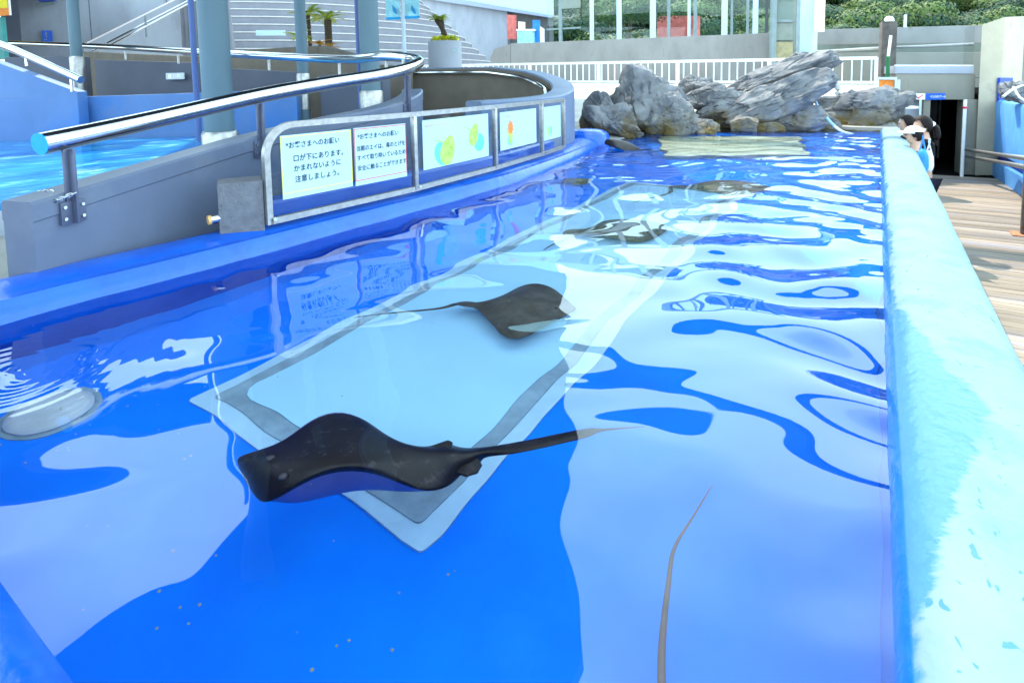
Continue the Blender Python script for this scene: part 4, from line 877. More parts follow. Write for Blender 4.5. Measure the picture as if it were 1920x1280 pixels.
gbox(1052, 1090, zat(GA+gd*gpx(1070), 17), ZG1, .12, .1, 'shutter', M['glassgreen'])
gbox(1026, 1090, zat(GA+gd*gpx(1070), 55), zat(GA+gd*gpx(1070), 52), .06, .08, 'transom', M['framegrey'])
gbox(1022, 1445, ZG1, ZG1+.4, 0, .6, 'roof', M['framepale'])
gbox(1022, 1445, ZG0-.15, ZG0, 0, .3, 'sill', M['concrete'])
# column pair and booth to its right
simple_wall('steel_tower', 'pale blue steel tower at the right end of the glass hall', M['framepale'], (1493, 22, 1523, 21.6, (-60, -60), (95, 95), .6), 'tower', z0=0)
simple_wall('white_pier', 'bright white narrow pier beside the pale steel tower', M['white'], (1526, 21.4, 1536, 21.2, (-60, -60), (60, 60), .3), 'pier')
bo = thing('booth', 'small booth with a dusty upper pane and amber lower pane beside the rocks', 'booth', at(1466, 110, 20))
wall_px(1443, 20.4, 1490, 20, (-60, -60), (130, 130), .1, z0=0).build('back', M['glassgreen'], bo)
wall_px(1447, 20.2, 1486, 19.9, (42, 42), (76, 76), .08).build('upper_pane', M['glassgreen'], bo); wall_px(1447, 20.2, 1486, 19.9, (79, 79), (115, 115), .08).build('lower_pane', M['amber'], bo)
wall_px(1447, 20.2, 1486, 19.9, (-60, -60), (36, 36), .08).build('window_pane', M['glassblue'], bo)
for a, b in ((1442, 1446), (1486, 1491)): wall_px(a, 20.1, b, 20, (-60, -60), (130, 130), .2, z0=0).build('frame', M['framegrey'], bo)
wall_px(1446, 20.1, 1486, 19.8, (37, 37), (42, 42), .2).build('frame', M['framegrey'], bo)
# far left building with blue fascia, doors and posters
bl_ = thing('ticket_building', 'concrete building with a pale blue curved fascia behind the stairs', 'building', at(900, 80, 34))
wall_px(780, 60.00, 952, 49.50, (-30, 20), (110, 100), .5, z0=0).build('wall', M['concretecool'], bl_)
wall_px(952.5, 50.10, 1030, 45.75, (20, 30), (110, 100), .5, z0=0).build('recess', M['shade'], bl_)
fa, fb = at(760, 0, 39), at(1028, 29, 29.2)
mb = MB(); za, zb = zat(fa, -22), zat(fb, 29); n_ = Vector((fa.y-fb.y, fb.x-fa.x, 0)).normalized()
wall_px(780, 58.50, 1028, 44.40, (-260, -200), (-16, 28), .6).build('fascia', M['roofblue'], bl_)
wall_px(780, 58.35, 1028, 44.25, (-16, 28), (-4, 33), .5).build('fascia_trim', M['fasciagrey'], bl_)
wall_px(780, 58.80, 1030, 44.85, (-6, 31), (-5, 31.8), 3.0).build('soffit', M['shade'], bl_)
def flat_poster(name, label, mat, args, cat='poster'):
    tag(wall_px(*args).build(name, mat), label, cat)
flat_poster('red_poster', 'tall faded red poster on the concrete building', M['posterred'], (951, 47.70, 968, 46.95, (28, 29), (74, 74), .08))
flat_poster('blue_poster', 'tall blue poster right of the ticket counter', M['posterblue'], (999, 45.00, 1012, 44.55, (38, 38), (80, 80), .08))
tk = thing('ticket_counter', 'pale turquoise counter with white post on top under the blue fascia', 'counter', at(985, 75, 29.8))
wall_px(970, 45.00, 998, 44.40, (58, 58), (85, 85), .6).build('front', M['bannerlt'], tk); wall_px(968, 44.85, 1001, 44.25, (55, 55), (58, 58), .7).build('top', M['white'], tk); wall_px(972, 45.60, 984, 45.45, (41, 42), (55, 55), .2).build('screen', M['white'], tk)
flat_poster('standing_board', 'slim white standing board with slanted top beside the blue poster', M['white'], (1013, 44.10, 1020, 43.95, (50, 55), (80, 80), .08), 'board')
# hall interior counter glimpsed through the glass
tag(wall_px(1232, 33, 1300, 31, (30, 30), (70, 70), .6).build('display_case', M['posterred']), 'reddish display case seen through the glass hall', 'case')

# ================================================================== STAIRS
stc = thing('stairs', 'broad rounded grey stone stairs fanning down in the background', 'stairs', at(600, 110, 27))
O = at(545, 120, 41); zs0 = 1.75
mb = MB(); mn = MB()
for i in range(16):
    R_ = 15.2-.5*i; z0, z1 = (.0 if i == 0 else zs0+.44*(i-1)), zs0+.44*i
    a0, a1 = math.radians(-175), math.radians(65); n = 90
    def arcpts(rr): return [(O.x+rr*math.cos(a0+(a1-a0)*j/n), O.y+rr*math.sin(a0+(a1-a0)*j/n)) for j in range(n+1)]
    o_, i_ = arcpts(R_), arcpts(R_-1.2); vs = [(x, y, z0) for x, y in o_]+[(x, y, z1) for x, y in o_]+[(x, y, z1) for x, y in i_]; k = n+1
    mb.add(vs, [(j, j+1, k+j+1, k+j) for j in range(n)]+[(k+j, k+j+1, 2*k+j+1, 2*k+j) for j in range(n)])
    o2 = arcpts(R_+.04); i2 = arcpts(R_-.25); vs = [(x, y, z1-.03) for x, y in o2]+[(x, y, z1+.02) for x, y in o2]+[(x, y, z1+.02) for x, y in i2]
    mn.add(vs, [(j, j+1, k+j+1, k+j) for j in range(n)]+[(k+j, k+j+1, 2*k+j+1, 2*k+j) for j in range(n)])
mb.build('steps', M['stone'], stc); mn.build('nosings', M['nosing'], stc)
# left flight with slanting stringer and rails
lf = thing('side_stairs', 'straight concrete side stairs with slanting parapet and twin handrails at the left', 'stairs', at(260, 90, 20))
mb = MB(); A, B = at(160, 100, 18.6), at(362, 100, 21.5); wall_px(160, 18.6, 362, 21.5, (86, -12), (130, 130), .35, mb, z0=0); mb.build('parapet', M['concretecool'], lf)
mb = MB()
for i in range(14):
    p_ = 262+i*9; wall_px(p_, 21.2, 438, 22.0, (88-i*8.4, 88-i*8.0), (130, 130), .5, mb, z0=0)
mb.build('steps', M['stone'], lf)
for o_, D in ((0, 18.0), (9, 18.0)):
    mb = MB(); mb.tube([at(160+o_*1.6, 102, D), at(200+o_, 82+o_*.3, D+.3), at(372+o_*.4, -8+o_*.4, D+2.6)], .03, 8); mb.build('rail', M['steel'], lf)
p_ = at(275, 70, 19.2); mb = MB(); mb.tube([p_, Vector((p_.x, p_.y, zat(p_, 30)))], .03, 8); mb.build('post', M['framegrey'], lf)
# left building wall, sign and banner
simple_wall('panelled_wall', 'pale grey concrete panel wall at the upper left', M['concretecool'], (44, 19.5, 372, 23.6, (-120, -120), (110, 110), .4), z0=0)
simple_wall('wall_column', 'darker grey wall column at the left edge', M['greywall'], (8, 18.6, 43, 18.9, (-120, -120), (112, 112), .8), 'column', z0=0)
gr = MB()
for px in (172, 312): wall_px(px, 20.9 if px < 200 else 22.6, px+1.6, 20.92 if px < 200 else 22.62, (-120, -120), (85 if px < 200 else 12, 85 if px < 200 else 12), .02, gr)
tag(gr.build('panel_joint', M['greywall']), 'thin dark joints in the pale panel wall', 'joint')
q_ = thing('question_sign', 'small blue sign with a white question mark on the pale panel wall', 'sign', at(90, 68, 19.6))
wall_px(80, 19.75, 99.5, 19.95, (57, 58), (78, 78.5), .03).build('plate', M['signblue'], q_)
a = at(86, 73, 19.72); tr = xax.copy(); tr.z = 0; tr.normalize()
text_mesh('?', at(86, 71, 19.68), tr, Vector((0, 0, 1)), .26, .14, 'lettering', M['white'], q_, .03)
text_mesh('案内所', at(83.5, 76.3, 19.68), tr, Vector((0, 0, 1)), .06, .24, 'lettering', M['white'], q_)
lb = thing('wall_lamp', 'dark bracket lamp box on the pale panel wall', 'lamp', at(85, 5, 19.4)); wall_px(72, 19.3, 102, 19.5, (-14, -14), (3, 2), .3).build('housing', M['navy'], lb); mb = MB(); mb.tube([at(67, 11, 19.3), at(103, 6, 19.5)], .06, 6); mb.build('arm', M['framegrey'], lb)
ob = thing('orange_banner', 'orange and cream hanging banner at the upper left corner', 'banner', at(10, 20, 14))
wall_px(-30, 14.2, 17, 14, (-60, -60), (33, 29), .02).build('cloth', M['orange'], ob); wall_px(17.2, 14, 20, 13.95, (-60, -60), (29, 29), .02).build('trim', M['white'], ob); wall_px(-30, 14.15, 14, 13.98, (-60, -60), (18, 15), .01).build('print', M['yellow'], ob)
tag(wall_px(-20, 14.6, 9, 14.4, (34, 32), (112, 112), .1).build('teal_pole', M['teal']), 'dark teal upright under the orange banner', 'post')
tag(wall_px(480, 25.5, 534, 25.6, (57, 57), (67, 67), .1).build('stair_plate', M['paper']), 'blank white board leaning on the stairs left of the palms', 'board')

# ================================================================== CYCADS AND PLANTER
def cycad(px, py, D, th, tpx, lean, label, nf=16, fl=.55, mat='leaf', group='cycads in the background'):
    b = at(px, py, D); t = thing('cycad_palm', label, 'palm', b, group); r = tpx/F*D/2; h = th/F*D
    top = b + Vector((0, 0, h)) + X*(lean*h); mb = MB(); path = [b, b*.5+top*.5 - X*(lean*h*.12), top]; mb.tube(catmull(path, 5), [r*1.05]*11, 10); mb.build('trunk', M['bark'], t, smooth=True)
    mb = MB(); rr = random.Random(int(px))
    for i in range(nf):
        a = 6.283*i/nf + rr.uniform(-.2, .2); el = rr.uniform(.15, 1.1); L_ = fl*rr.uniform(.75, 1.1); hd = Vector((math.cos(a), math.sin(a), 0)); pts = []
        for j in range(9):
            s = j/8; pts.append(top + hd*(L_*s*math.cos(el*(1-s*.9))) + Vector((0, 0, L_*(math.sin(el)*s - .42*s*s))))
        sd = Vector((0, 0, 1)).cross(hd)
        for j in range(8):
            for k in range(3):
                q = pts[j]*(1-k/3)+pts[j+1]*(k/3); wv = L_*.26*math.sin(math.pi*min(1, .15+.85*(j+k/3)/8))
                for sgn in (-1, 1):
                    d_ = (pts[j+1]-pts[j]).normalized(); tip = q + sd*(sgn*wv) + d_*(wv*.5) + Vector((0, 0, wv*.25)); mb.add([q-d_*(L_*.012), q+d_*(L_*.045), tip], [(0, 1, 2)])
    mb.build('crown', M[mat], t); return t
cycad(617, 92, 17.0, 54, 13, .0, 'upright cycad with a dark stubby trunk left of the tall pillar', 18, .62)
cycad(582, 90, 17.3, 60, 7, -.05, 'cycad half hidden by the slim pillar', 18, .60)
cycad(560, 84, 16.6, 12, 7, 0, 'low cycad at the left of the palm group', 14, .48)
cycad(600, 88, 16.2, 3, 6, 0, 'low orange tipped cycad at the foot of the taller palms', 16, .38, 'leaforange'); cycad(618, 92, 16.0, 2, 6, .3, 'orange cycad clump in front of the dark trunk', 14, .34, 'leaforange')
pt_ = thing('round_planter', 'round pale concrete planter with a small white label in front of the stairs', 'planter', at(835, 120, 16))
pb = at(835, 124, 16.0); r = 62/F*16/2; zt = zat(pb-Vector((0, 0, 0)), 78)
mb = MB(); mb.lathe((pb.x, pb.y, 0), [(r*1.0, .02), (r, zt), (r*.9, zt), (r*.88, zt-.06), (0, zt-.06)], 32); mb.build('tub', M['concretecool'], pt_, smooth=True, auto=40)
mb = MB(); q = pb + (CAM-pb).normalized()*(r+.005); ctrq = at(854, 95, 15.25); mb.obox(ctrq, X*.10, Vector((-X.y, X.x, 0))*.006, Vector((0, 0, .04))); mb.build('plate', M['paper'], pt_)
cycad(838, 76, 16.0, 40, 9, -.62, 'leaning cycad on the left in the round planter', 15, .36); cycad(832, 74, 16.2, 36, 8, -.12, 'second shorter cycad trunk in the round planter', 15, .32)
mb = MB(); rr = random.Random(4)
for i in range(500):
    a, s = rr.uniform(0, 6.28), r*.85*math.sqrt(rr.random()); c = Vector((pb.x+s*math.cos(a), pb.y+s*math.sin(a), zt-.05+rr.random()*.20)); u_ = Vector((rr.gauss(0, 1), rr.gauss(0, 1), rr.gauss(0, 1))).normalized()*.045; v_ = u_.cross(Vector((rr.random(), rr.random(), 1))).normalized()*.035
    mb.add([c-u_, c+v_, c+u_, c-v_], [(0, 1, 2, 3)], 0 if rr.random() < .6 else 1)
tag(mb.build('flowering_plant', [M['flower'], M['leaf']]), 'mound of yellow flowers filling the round planter', 'plant')
bp = thing('banner_pole', 'white pole carrying two pale blue banners in front of the stairs', 'pole', at(758, 115, 15.5))
pb2 = at(759, 118, 15.5); mb = MB(); mb.tube([pb2-Vector((0, 0, .8)), Vector((pb2.x, pb2.y, 5))], .055, 10); mb.build('pole', M['framepale'], bp, smooth=True)
for a, b, yb in ((724, 751, 38), (759, 787, 36)):
    o = wall_px(a, 15.4, b, 15.4, (-70, -70), (yb, yb-1), .015).build('banner', M['bannerlt'], bp)
    wall_px(a, 15.37, b, 15.37, (yb-5, yb-6), (yb, yb-1), .012).build('stripe', M['bannerblue'], o)
    c = at((a+b)/2, 20, 15.36); mb = MB(); mb.add([c+X*(dx)+Vector((0, 0, dz)) for dx, dz in ((-.12, .14), (-.05, .17), (.09, .03), (.14, -.12), (.06, -.09), (-.06, .03))], [(0, 1, 2, 3, 4, 5)]); mb.build('print', M['bannerblue'], o)

# ================================================================== TUNNEL, WALKWAY, RIGHT SIDE
ZD = -1.10
tn = thing('walkway_bridge', 'concrete walkway bridge with glass balustrade over a dark tunnel', 'bridge', at(1755, 200, 11))
DT = 11.0
def tb(x0, x1, y0, y1, D0=DT, D1=DT, th=.3, **kw): return wall_px(x0, D0, x1, D1, (y0, y0), (y1, y1), th, **kw)
tb(1678, 1827, 139, 187, 11.2, 10.9, .5).build('lintel', M['concretewarm'], tn, bevel=.01)
tb(1678, 1826, 124, 138.6, 11.15, 10.85, .6).build('beam', M['concretecool'], tn, bevel=.01)
tb(1726, 1739, 187, 330, 11.15, 11.1, 2.5, z0=ZD).build('jamb', M['concretewarm'], tn, bevel=.01)
tb(1807, 1828, 187, 330, 11.0, 10.95, .4, z0=ZD).build('jamb', M['concretewarm'], tn, bevel=.01)
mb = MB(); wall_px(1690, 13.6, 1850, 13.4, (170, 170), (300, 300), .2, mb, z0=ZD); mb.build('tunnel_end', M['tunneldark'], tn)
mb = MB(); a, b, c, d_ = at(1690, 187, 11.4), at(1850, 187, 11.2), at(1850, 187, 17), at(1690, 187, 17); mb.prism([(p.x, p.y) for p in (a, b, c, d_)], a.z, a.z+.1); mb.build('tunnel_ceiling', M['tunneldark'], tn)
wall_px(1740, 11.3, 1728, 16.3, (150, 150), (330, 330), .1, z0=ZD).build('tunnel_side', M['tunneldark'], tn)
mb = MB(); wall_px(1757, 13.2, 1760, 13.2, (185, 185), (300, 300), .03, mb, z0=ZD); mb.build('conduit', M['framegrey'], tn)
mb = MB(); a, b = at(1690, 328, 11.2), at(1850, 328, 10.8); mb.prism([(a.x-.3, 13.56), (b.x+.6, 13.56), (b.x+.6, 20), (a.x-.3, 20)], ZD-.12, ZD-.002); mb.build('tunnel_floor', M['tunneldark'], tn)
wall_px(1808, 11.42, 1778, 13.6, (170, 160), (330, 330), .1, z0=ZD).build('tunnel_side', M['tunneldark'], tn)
gp_ = wall_px(1680, 11.3, 1825, 11.0, (52, 48), (124, 123), .02); gp_.build('glass_panel', M['glass'], tn)
mb = MB(); mb.tube([at(1530, 97, 15), at(1640, 91, 12.2), at(1826, 83, 11.05)], .028, 8); mb.build('rail', M['steeldull'], tn)
mb = MB(); wall_px(1680, 11.25, 1825, 10.95, (122, 122), (124.5, 124.5), .08, mb); mb.build('rail_base', M['white'], tn)
# big post to the right
po = thing('concrete_post', 'tall sunlit concrete post right of the tunnel with a slanted top', 'post', at(1850, 330, 10.9))
mb = MB(); A1, B1 = at(1827, 332, 10.9), at(1869, 332, 10.85); C1 = at(1906, 332, 11.7)
zt_ = [zat(A1, 47), zat(B1, 32), zat(C1, 30)]
vs = [Vector((p.x, p.y, ZD)) for p in (A1, B1, C1)] + [Vector((A1.x+C1.x-B1.x, A1.y+C1.y-B1.y, ZD))]; vs += [Vector((v.x, v.y, z)) for v, z in zip(vs, zt_+[zt_[0]])]
mb.add(vs, [(0, 3, 2, 1), (4, 5, 6, 7), (0, 1, 5, 4), (1, 2, 6, 5), (2, 3, 7, 6), (3, 0, 4, 7)]); mb.build('shaft', pmat('sunlit tone post concrete', (.42, .37, .28), .85, .1, 1.2, bump=.2, bscale=25, col3=(.24, .21, .17), s3=2.4, p3=(.58, .8)), po, bevel=.015)  # paler, warmer concrete: sunlight on the post is put into its colour
mb = MB(); wall_px(1827.5, 10.885, 1868.5, 10.835, (145.2, 146), (146.4, 147.2), .01, mb); mb.build('joint', M['shade'], po)
tag(wall_px(1872, 10.7, 1896, 10.9, (146, 146), (215, 215), .04).build('blue_board', M['navy']), 'dark blue board on the side of the concrete post', 'board')
ts = thing('tunnel_sign', 'small sign over the tunnel with a red arrow on white and white lettering on blue', 'sign', at(1745, 181, 10.8))
wall_px(1718, 11.02, 1734.5, 10.98, (175.5, 175.5), (187, 187), .03).build('arrow_plate', M['white'], ts); wall_px(1735, 10.98, 1772, 10.9, (175.5, 175), (187.5, 187), .03).build('name_plate', M['signblue'], ts)
c = at(1726, 181.3, 10.95); Zv = Vector((0, 0, 1)); fwd = Vector((X.y, -X.x, 0))
mb = MB(); pts = [(-.055, -.04), (-.01, -.04), (-.022, -.028), (.05, .03), (.04, .042), (-.032, -.014), (-.045, .0)]
mb.add([c+X*a+Zv*b for a, b in pts]+[c+X*a+Zv*b-fwd*-.006 for a, b in pts], [tuple(range(7)), tuple(range(13, 6, -1))]); mb.build('arrow', M['crimson'], ts)
text_mesh('イルカのプール', at(1744, 183.3, 10.86), X, Zv, .055, .24, 'lettering', M['white'], ts, .02)
# banded pole
bpole = thing('banded_pole', 'thin white pole with a red band at the right side of the tunnel mouth', 'pole', at(1808, 260, 10.7))
a = at(1806, 268, 10.75); mb = MB(); mb.tube([Vector((a.x, a.y, ZD)), Vector((a.x, a.y, zat(a, 187)))], .03, 10); mb.build('pole', M['white'], bpole)
mb = MB(); mb.tube([Vector((a.x, a.y, zat(a, 204))), Vector((a.x, a.y, zat(a, 200)))], .036, 10); mb.build('band', M['crimson'], bpole)
# ladder-like white frame and shelf
sh = thing('metal_shelf', 'pale metal frame with a shelf left of the tunnel mouth', 'shelf', at(1705, 220, 10.6))
for x in (1687, 1724):
    a = at(x, 240, 10.6); mb = MB(); mb.tube([Vector((a.x, a.y, ZD)), Vector((a.x, a.y, zat(a, 186)))], .025, 4, True, True); mb.build('leg', M['framepale'], sh)
wall_px(1686, 10.6, 1725, 10.6, (200, 200), (204, 204), .3).build('board', M['white'], sh)
wall_px(1686, 11.3, 1728, 11.3, (186, 186), (260, 260), .2, z0=ZD).build('back', M['concretecool'], sh)
# dark post, green tube, orange notice
dp = thing('dark_post', 'weathered dark square post with a light on top left of the bridge', 'post', at(1660, 150, 11.6))
wall_px(1651, 11.7, 1679, 11.6, (40, 40), (150, 150), .3, z0=0).build('shaft', M['darkpost'], dp, bevel=.015)
a = at(1667, 39, 11.6); mb = MB(); mb.lathe((a.x, a.y, a.z-.02), [(.09, 0), (.09, .05), (.05, .10), (0, .11)], 14); mb.build('lamp', M['hosewhite'], dp, smooth=True)
gt = thing('green_tube', 'upright tube, green below and white above, in front of the dark post', 'tube', at(1664, 145, 11.2))
a = at(1664, 146, 11.3); mb = MB(); mb.tube([Vector((a.x, a.y, .4)), Vector((a.x, a.y, zat(a, 106)))], .035, 8); mb.build('lower_tube', M['green'], gt); mb = MB(); mb.tube([Vector((a.x, a.y, zat(a, 106))), Vector((a.x+.03, a.y, zat(a, 67)))], .025, 8); mb.build('upper_tube', M['white'], gt)
on_ = thing('orange_notice', 'orange board in a white frame at the right end of the white fence', 'notice', at(1665, 160, 11)); wall_px(1647, 11.1, 1675, 11, (150, 150), (168, 168), .04).build('board', M['orange'], on_)
wall_px(1644, 11.05, 1682, 10.9, (145, 145), (149.5, 149.5), .08).build('frame', M['framepale'], on_); wall_px(1676, 10.95, 1683, 10.9, (150, 150), (212, 212), .08, z0=0).build('frame', M['framepale'], on_)
wall_px(1644, 11.05, 1646.5, 11.04, (150, 150), (200, 200), .06, z0=0).build('frame', M['framepale'], on_)
# elevated walkway wall behind, pavilion, far lamp post
simple_wall('walkway_wall', 'grey concrete walkway parapet behind the white fence at right', M['concrete'], (1530, 24, 1850, 19, (56, 47), (84, 80), .4))
simple_wall('walkway_wall', 'lower grey concrete wall seen through the glass balustrade', M['concretewarm'], (1540, 19, 1850, 15.5, (100, 98), (150, 140), .4), z0=-1.1)
simple_wall('hedge_wall', 'dull green band between the two walkway walls', M['glassgreen'], (1530, 25, 1850, 20, (78, 76), (110, 104), .3), 'wall')
simple_wall('side_wall', 'concrete wall at the far right behind the blue tank', M['concrete'], (1880, 15, 2100, 14, (70, 66), (190, 190), .3), z0=-1.1)
simple_wall('machine_cabinet', 'small white machine cabinet on top of the far right wall', M['white'], (1902, 15.2, 1935, 15.1, (48, 48), (72, 72), .5), 'cabinet')
lp = at(1696, 75, 40); mb = MB(); mb.tube([Vector((lp.x, lp.y, 0)), Vector((lp.x, lp.y, zat(lp, 28)))], .09, 8); tag(mb.build('lamp_post', M['framepale']), 'distant pale lamp post in front of the wooded hill', 'lamp post')
# right hand blue tank
rt_ = thing('right_tank', 'blue painted tank wall with rounded top at the right edge', 'wall', on(1880, 340, ZD))
a, b = on(1856, 326, ZD), on(1962, 400, ZD); t_ = Vector((b.x-a.x, b.y-a.y, 0)).normalized(); n_ = Vector((t_.y, -t_.x, 0))
if n_.dot(CAM-a) > 0: n_ = -n_
zt = zat(a, 187); mb = MB(); pth = [(a.x-t_.x*.0, a.y-t_.y*.0), ((a.x+b.x)/2, (a.y+b.y)/2), (b.x+t_.x*4, b.y+t_.y*4)]
mb.sweep(pth, [(.0, zt-.09), (-.03*0, zt-.04), (.03, zt), (.3, zt), (.35, zt-.05), (.35, -.55), (0, -.55)] if False else [(0, -.62), (0, zt-.06), (.02, zt-.015), (.06, zt), (.3, zt), (.3, -.62)]); mb.build('wall', M['rightwall'], rt_, smooth=True, auto=40)
mb = MB(); mb.sweep(pth, [(.10, -.80), (.10, -.622), (.34, -.622), (.34, -.80)]); mb.build('recess', M['navy'], rt_)
mb = MB(); mb.sweep(pth, [(0, ZD), (0, -.802), (.3, -.802), (.3, ZD)]); mb.build('plinth', M['rightwall'], rt_)
hl = thing('deck_handrail', 'two steel rails on a rusty post along the boardwalk at the right edge', 'handrail', on(1915, 442, ZD))
ps = on(1913, 440, ZD); r1 = [at(1812, 281, 10.6), at(1880, 291, 9.4), Vector((ps.x+.02, ps.y-.02, zat(ps, 297))), Vector((ps.x+.55, ps.y-3.2, zat(ps, 297)+.02))]
r2 = [at(1812, 293, 10.6), at(1880, 305, 9.4), Vector((ps.x+.02, ps.y-.02, zat(ps, 313))), Vector((ps.x+.55, ps.y-3.2, zat(ps, 313)+.02))]
for q in (r1, r2): mb = MB(); mb.tube(q, .033, 12); mb.build('rail', M['steeldull'], hl, smooth=True)
mb = MB(); mb.box(ps.x, ps.x+.07, ps.y-.035, ps.y+.035, ZD+.01, zat(ps, 292)); mb.build('post', M['rust'], hl, bevel=.004)
mb = MB(); mb.box(ps.x-.09, ps.x+.16, ps.y-.12, ps.y+.12, ZD+.001, ZD+.014); mb.build('base_plate', M['rustplate'], hl, bevel=.004)
mb = MB(); mb.tube(catmull([at(1918, 160, 9.2), at(1903, 166, 9.1), at(1893, 172, 9.0), at(1880, 182, 8.9)], 5), .02, 8); tag(mb.build('yellow_hose', M['pipe'], smooth=True), 'grey hose lying over the top of the right hand tank', 'hose')
mb = MB(); mb.tube(catmull([at(1900, 163, 9.1), at(1908, 178, 9.0), at(1916, 186, 8.95), at(1935, 196, 8.9)], 5), .018, 8); tag(mb.build('white_hose', M['hosewhite'], smooth=True), 'white hose drooping over the right hand tank edge', 'hose')

# ================================================================== PEOPLE AT THE POOL WALL
def skin_body(name, nodes, edges, mat, parent, sub=2):
    keys = list(nodes); me = bpy.data.meshes.new(name); off = parent.location
    me.from_pydata([tuple(Vector(nodes[k][0])-off) for k in keys], [(keys.index(a), keys.index(b)) for a, b in edges], [])
    o = bpy.data.objects.new(name, me); COL.objects.link(o); md = o.modifiers.new('skin', 'SKIN'); md.use_smooth_shade = True
    for i, k in enumerate(keys): me.skin_vertices[0].data[i].radius = (nodes[k][1], nodes[k][2] if len(nodes[k]) > 2 else nodes[k][1])
    me.skin_vertices[0].data[0].use_root = True
    s = o.modifiers.new('sub', 'SUBSURF'); s.levels = sub; s.render_levels = sub
    me2 = bpy.data.meshes.new_from_object(o.evaluated_get(bpy.context.evaluated_depsgraph_get())); o.modifiers.clear(); o.data = me2; me2.name = name; me2.materials.clear(); me2.materials.append(mat)
    me2.polygons.foreach_set('use_smooth', [True]*len(me2.polygons)); o.parent = parent; return o
def person(px, py, D, H_, facing, label, shirt, legs, hair=True, cap=None, lean=.12, mask=False, pony=False, reach=.35):
    """px,py: centre of the head; facing: compass angle the chest points to"""
    hc = at(px, py, D); fx = Vector((math.cos(facing), math.sin(facing), 0)); sx_ = Vector((-fx.y, fx.x, 0)); hh = H_/7.5
    hip = Vector((hc.x, hc.y, 0)) - fx*(lean*H_) + Vector((0, 0, ZD+H_*.50)); t = thing('person', label, 'person', Vector((hip.x, hip.y, ZD)), 'visitors leaning on the pool wall')
    nk = hc - Vector((0, 0, hh*.62)) - fx*.02; ch = nk*.72+hip*.28
    N = {'hip': (hip, .12, .09), 'waist': (hip*.6+nk*.4, .115, .085), 'chest': (ch, .145, .10), 'neck0': (nk, .06), 'neck1': (nk+Vector((0, 0, .04)), .05)}
    E_ = [('hip', 'waist'), ('waist', 'chest'), ('chest', 'neck0'), ('neck0', 'neck1')]
    sc_ = H_/1.6
    for s, n in ((1, 'l'), (-1, 'r')):
        sh_ = ch + sx_*(s*.165*sc_) + Vector((0, 0, .07*sc_)); elb = sh_ - Vector((0, 0, .22*sc_)) + fx*(.06*sc_); wrs = elb + fx*(reach*.6*sc_) + Vector((0, 0, .03)); hnd = wrs + fx*(.09*sc_)
        N.update({'sh'+n: (sh_, .05*sc_), 'el'+n: (elb, .038*sc_), 'wr'+n: (wrs, .026*sc_), 'ha'+n: (hnd, .03*sc_, .014)})
        E_ += [('chest', 'sh'+n), ('sh'+n, 'el'+n), ('el'+n, 'wr'+n), ('wr'+n, 'ha'+n)]
        th_ = hip + sx_*(s*.09*sc_) - Vector((0, 0, .06)); kn = th_*.5 + Vector((th_.x+fx.x*.03, th_.y+fx.y*.03, ZD+.02))*.5 + Vector((0, 0, .03)); an = Vector((th_.x, th_.y, ZD+.08)); to = an + fx*(.15*sc_) - Vector((0, 0, .045))
        N.update({'th'+n: (th_, .085*sc_), 'kn'+n: (kn, .055*sc_), 'an'+n: (an, .04*sc_), 'to'+n: (to, .035*sc_)})
        E_ += [('hip', 'th'+n), ('th'+n, 'kn'+n), ('kn'+n, 'an'+n), ('an'+n, 'to'+n)]
    # head vertices as part of the same skinned body
    N.update({'jaw': (hc - Vector((0, 0, hh*.28)) + fx*.015, hh*.30, hh*.33), 'mid': (hc, hh*.37, hh*.42), 'top': (hc + Vector((0, 0, hh*.26)) - fx*.008, hh*.33, hh*.38), 'crown': (hc+Vector((0, 0, hh*.42)) - fx*.01, hh*.16)})
    N['nose'] = (hc + fx*(hh*.46) - Vector((0, 0, hh*.08)), hh*.06)
    E_ += [('neck1', 'jaw'), ('jaw', 'mid'), ('mid', 'top'), ('top', 'crown'), ('mid', 'nose')]
    skin_body('body', N, E_, M['skin'], t)
    # shirt and trousers follow the body
    K = lambda k, g: (N[k][0], *(v+g for v in N[k][1:]))
    S = {'waist': K('waist', .02), 'hip': K('hip', .022), 'chest': K('chest', .02), 'nk': (nk-Vector((0, 0, .035)), .075)}; SE = [('waist', 'hip'), ('waist', 'chest'), ('chest', 'nk')]
    for n in 'lr':
        S['sh'+n] = K('sh'+n, .018); S['el'+n] = ((N['sh'+n][0]*.3+N['el'+n][0]*.7), .055*sc_); SE += [('chest', 'sh'+n), ('sh'+n, 'el'+n)]
    skin_body('shirt', S, SE, shirt, t)
    T = {'hip': K('hip', .03)}; TE = []
    for n in 'lr':
        for k in ('th', 'kn'): T[k+n] = K(k+n, .02)
        T['an'+n] = (N['an'+n][0]+Vector((0, 0, .08)), .06*sc_); TE += [('hip', 'th'+n), ('th'+n, 'kn'+n), ('kn'+n, 'an'+n)]
    skin_body('trousers', T, TE, legs, t)
    def shell(name, mat, c, rx, ry, rz, zc, back=0.):
        bm = bmesh.new(); bmesh.ops.create_icosphere(bm, subdivisions=3, radius=1)
        for v in list(bm.verts):
            if v.co.z < zc - back*v.co.x*-1: pass
        dl = [v for v in bm.verts if v.co.z < zc + back*v.co.x]; bmesh.ops.delete(bm, geom=dl, context='VERTS')
        for v in bm.verts: v.co = c + fx*(v.co.x*rx) + sx_*(v.co.y*ry) + Vector((0, 0, v.co.z*rz)) - t.location
        me = bpy.data.meshes.new(name); bm.to_mesh(me); bm.free(); me.materials.append(mat); me.polygons.foreach_set('use_smooth', [True]*len(me.polygons)); o = bpy.data.objects.new(name, me); COL.objects.link(o); o.parent = t
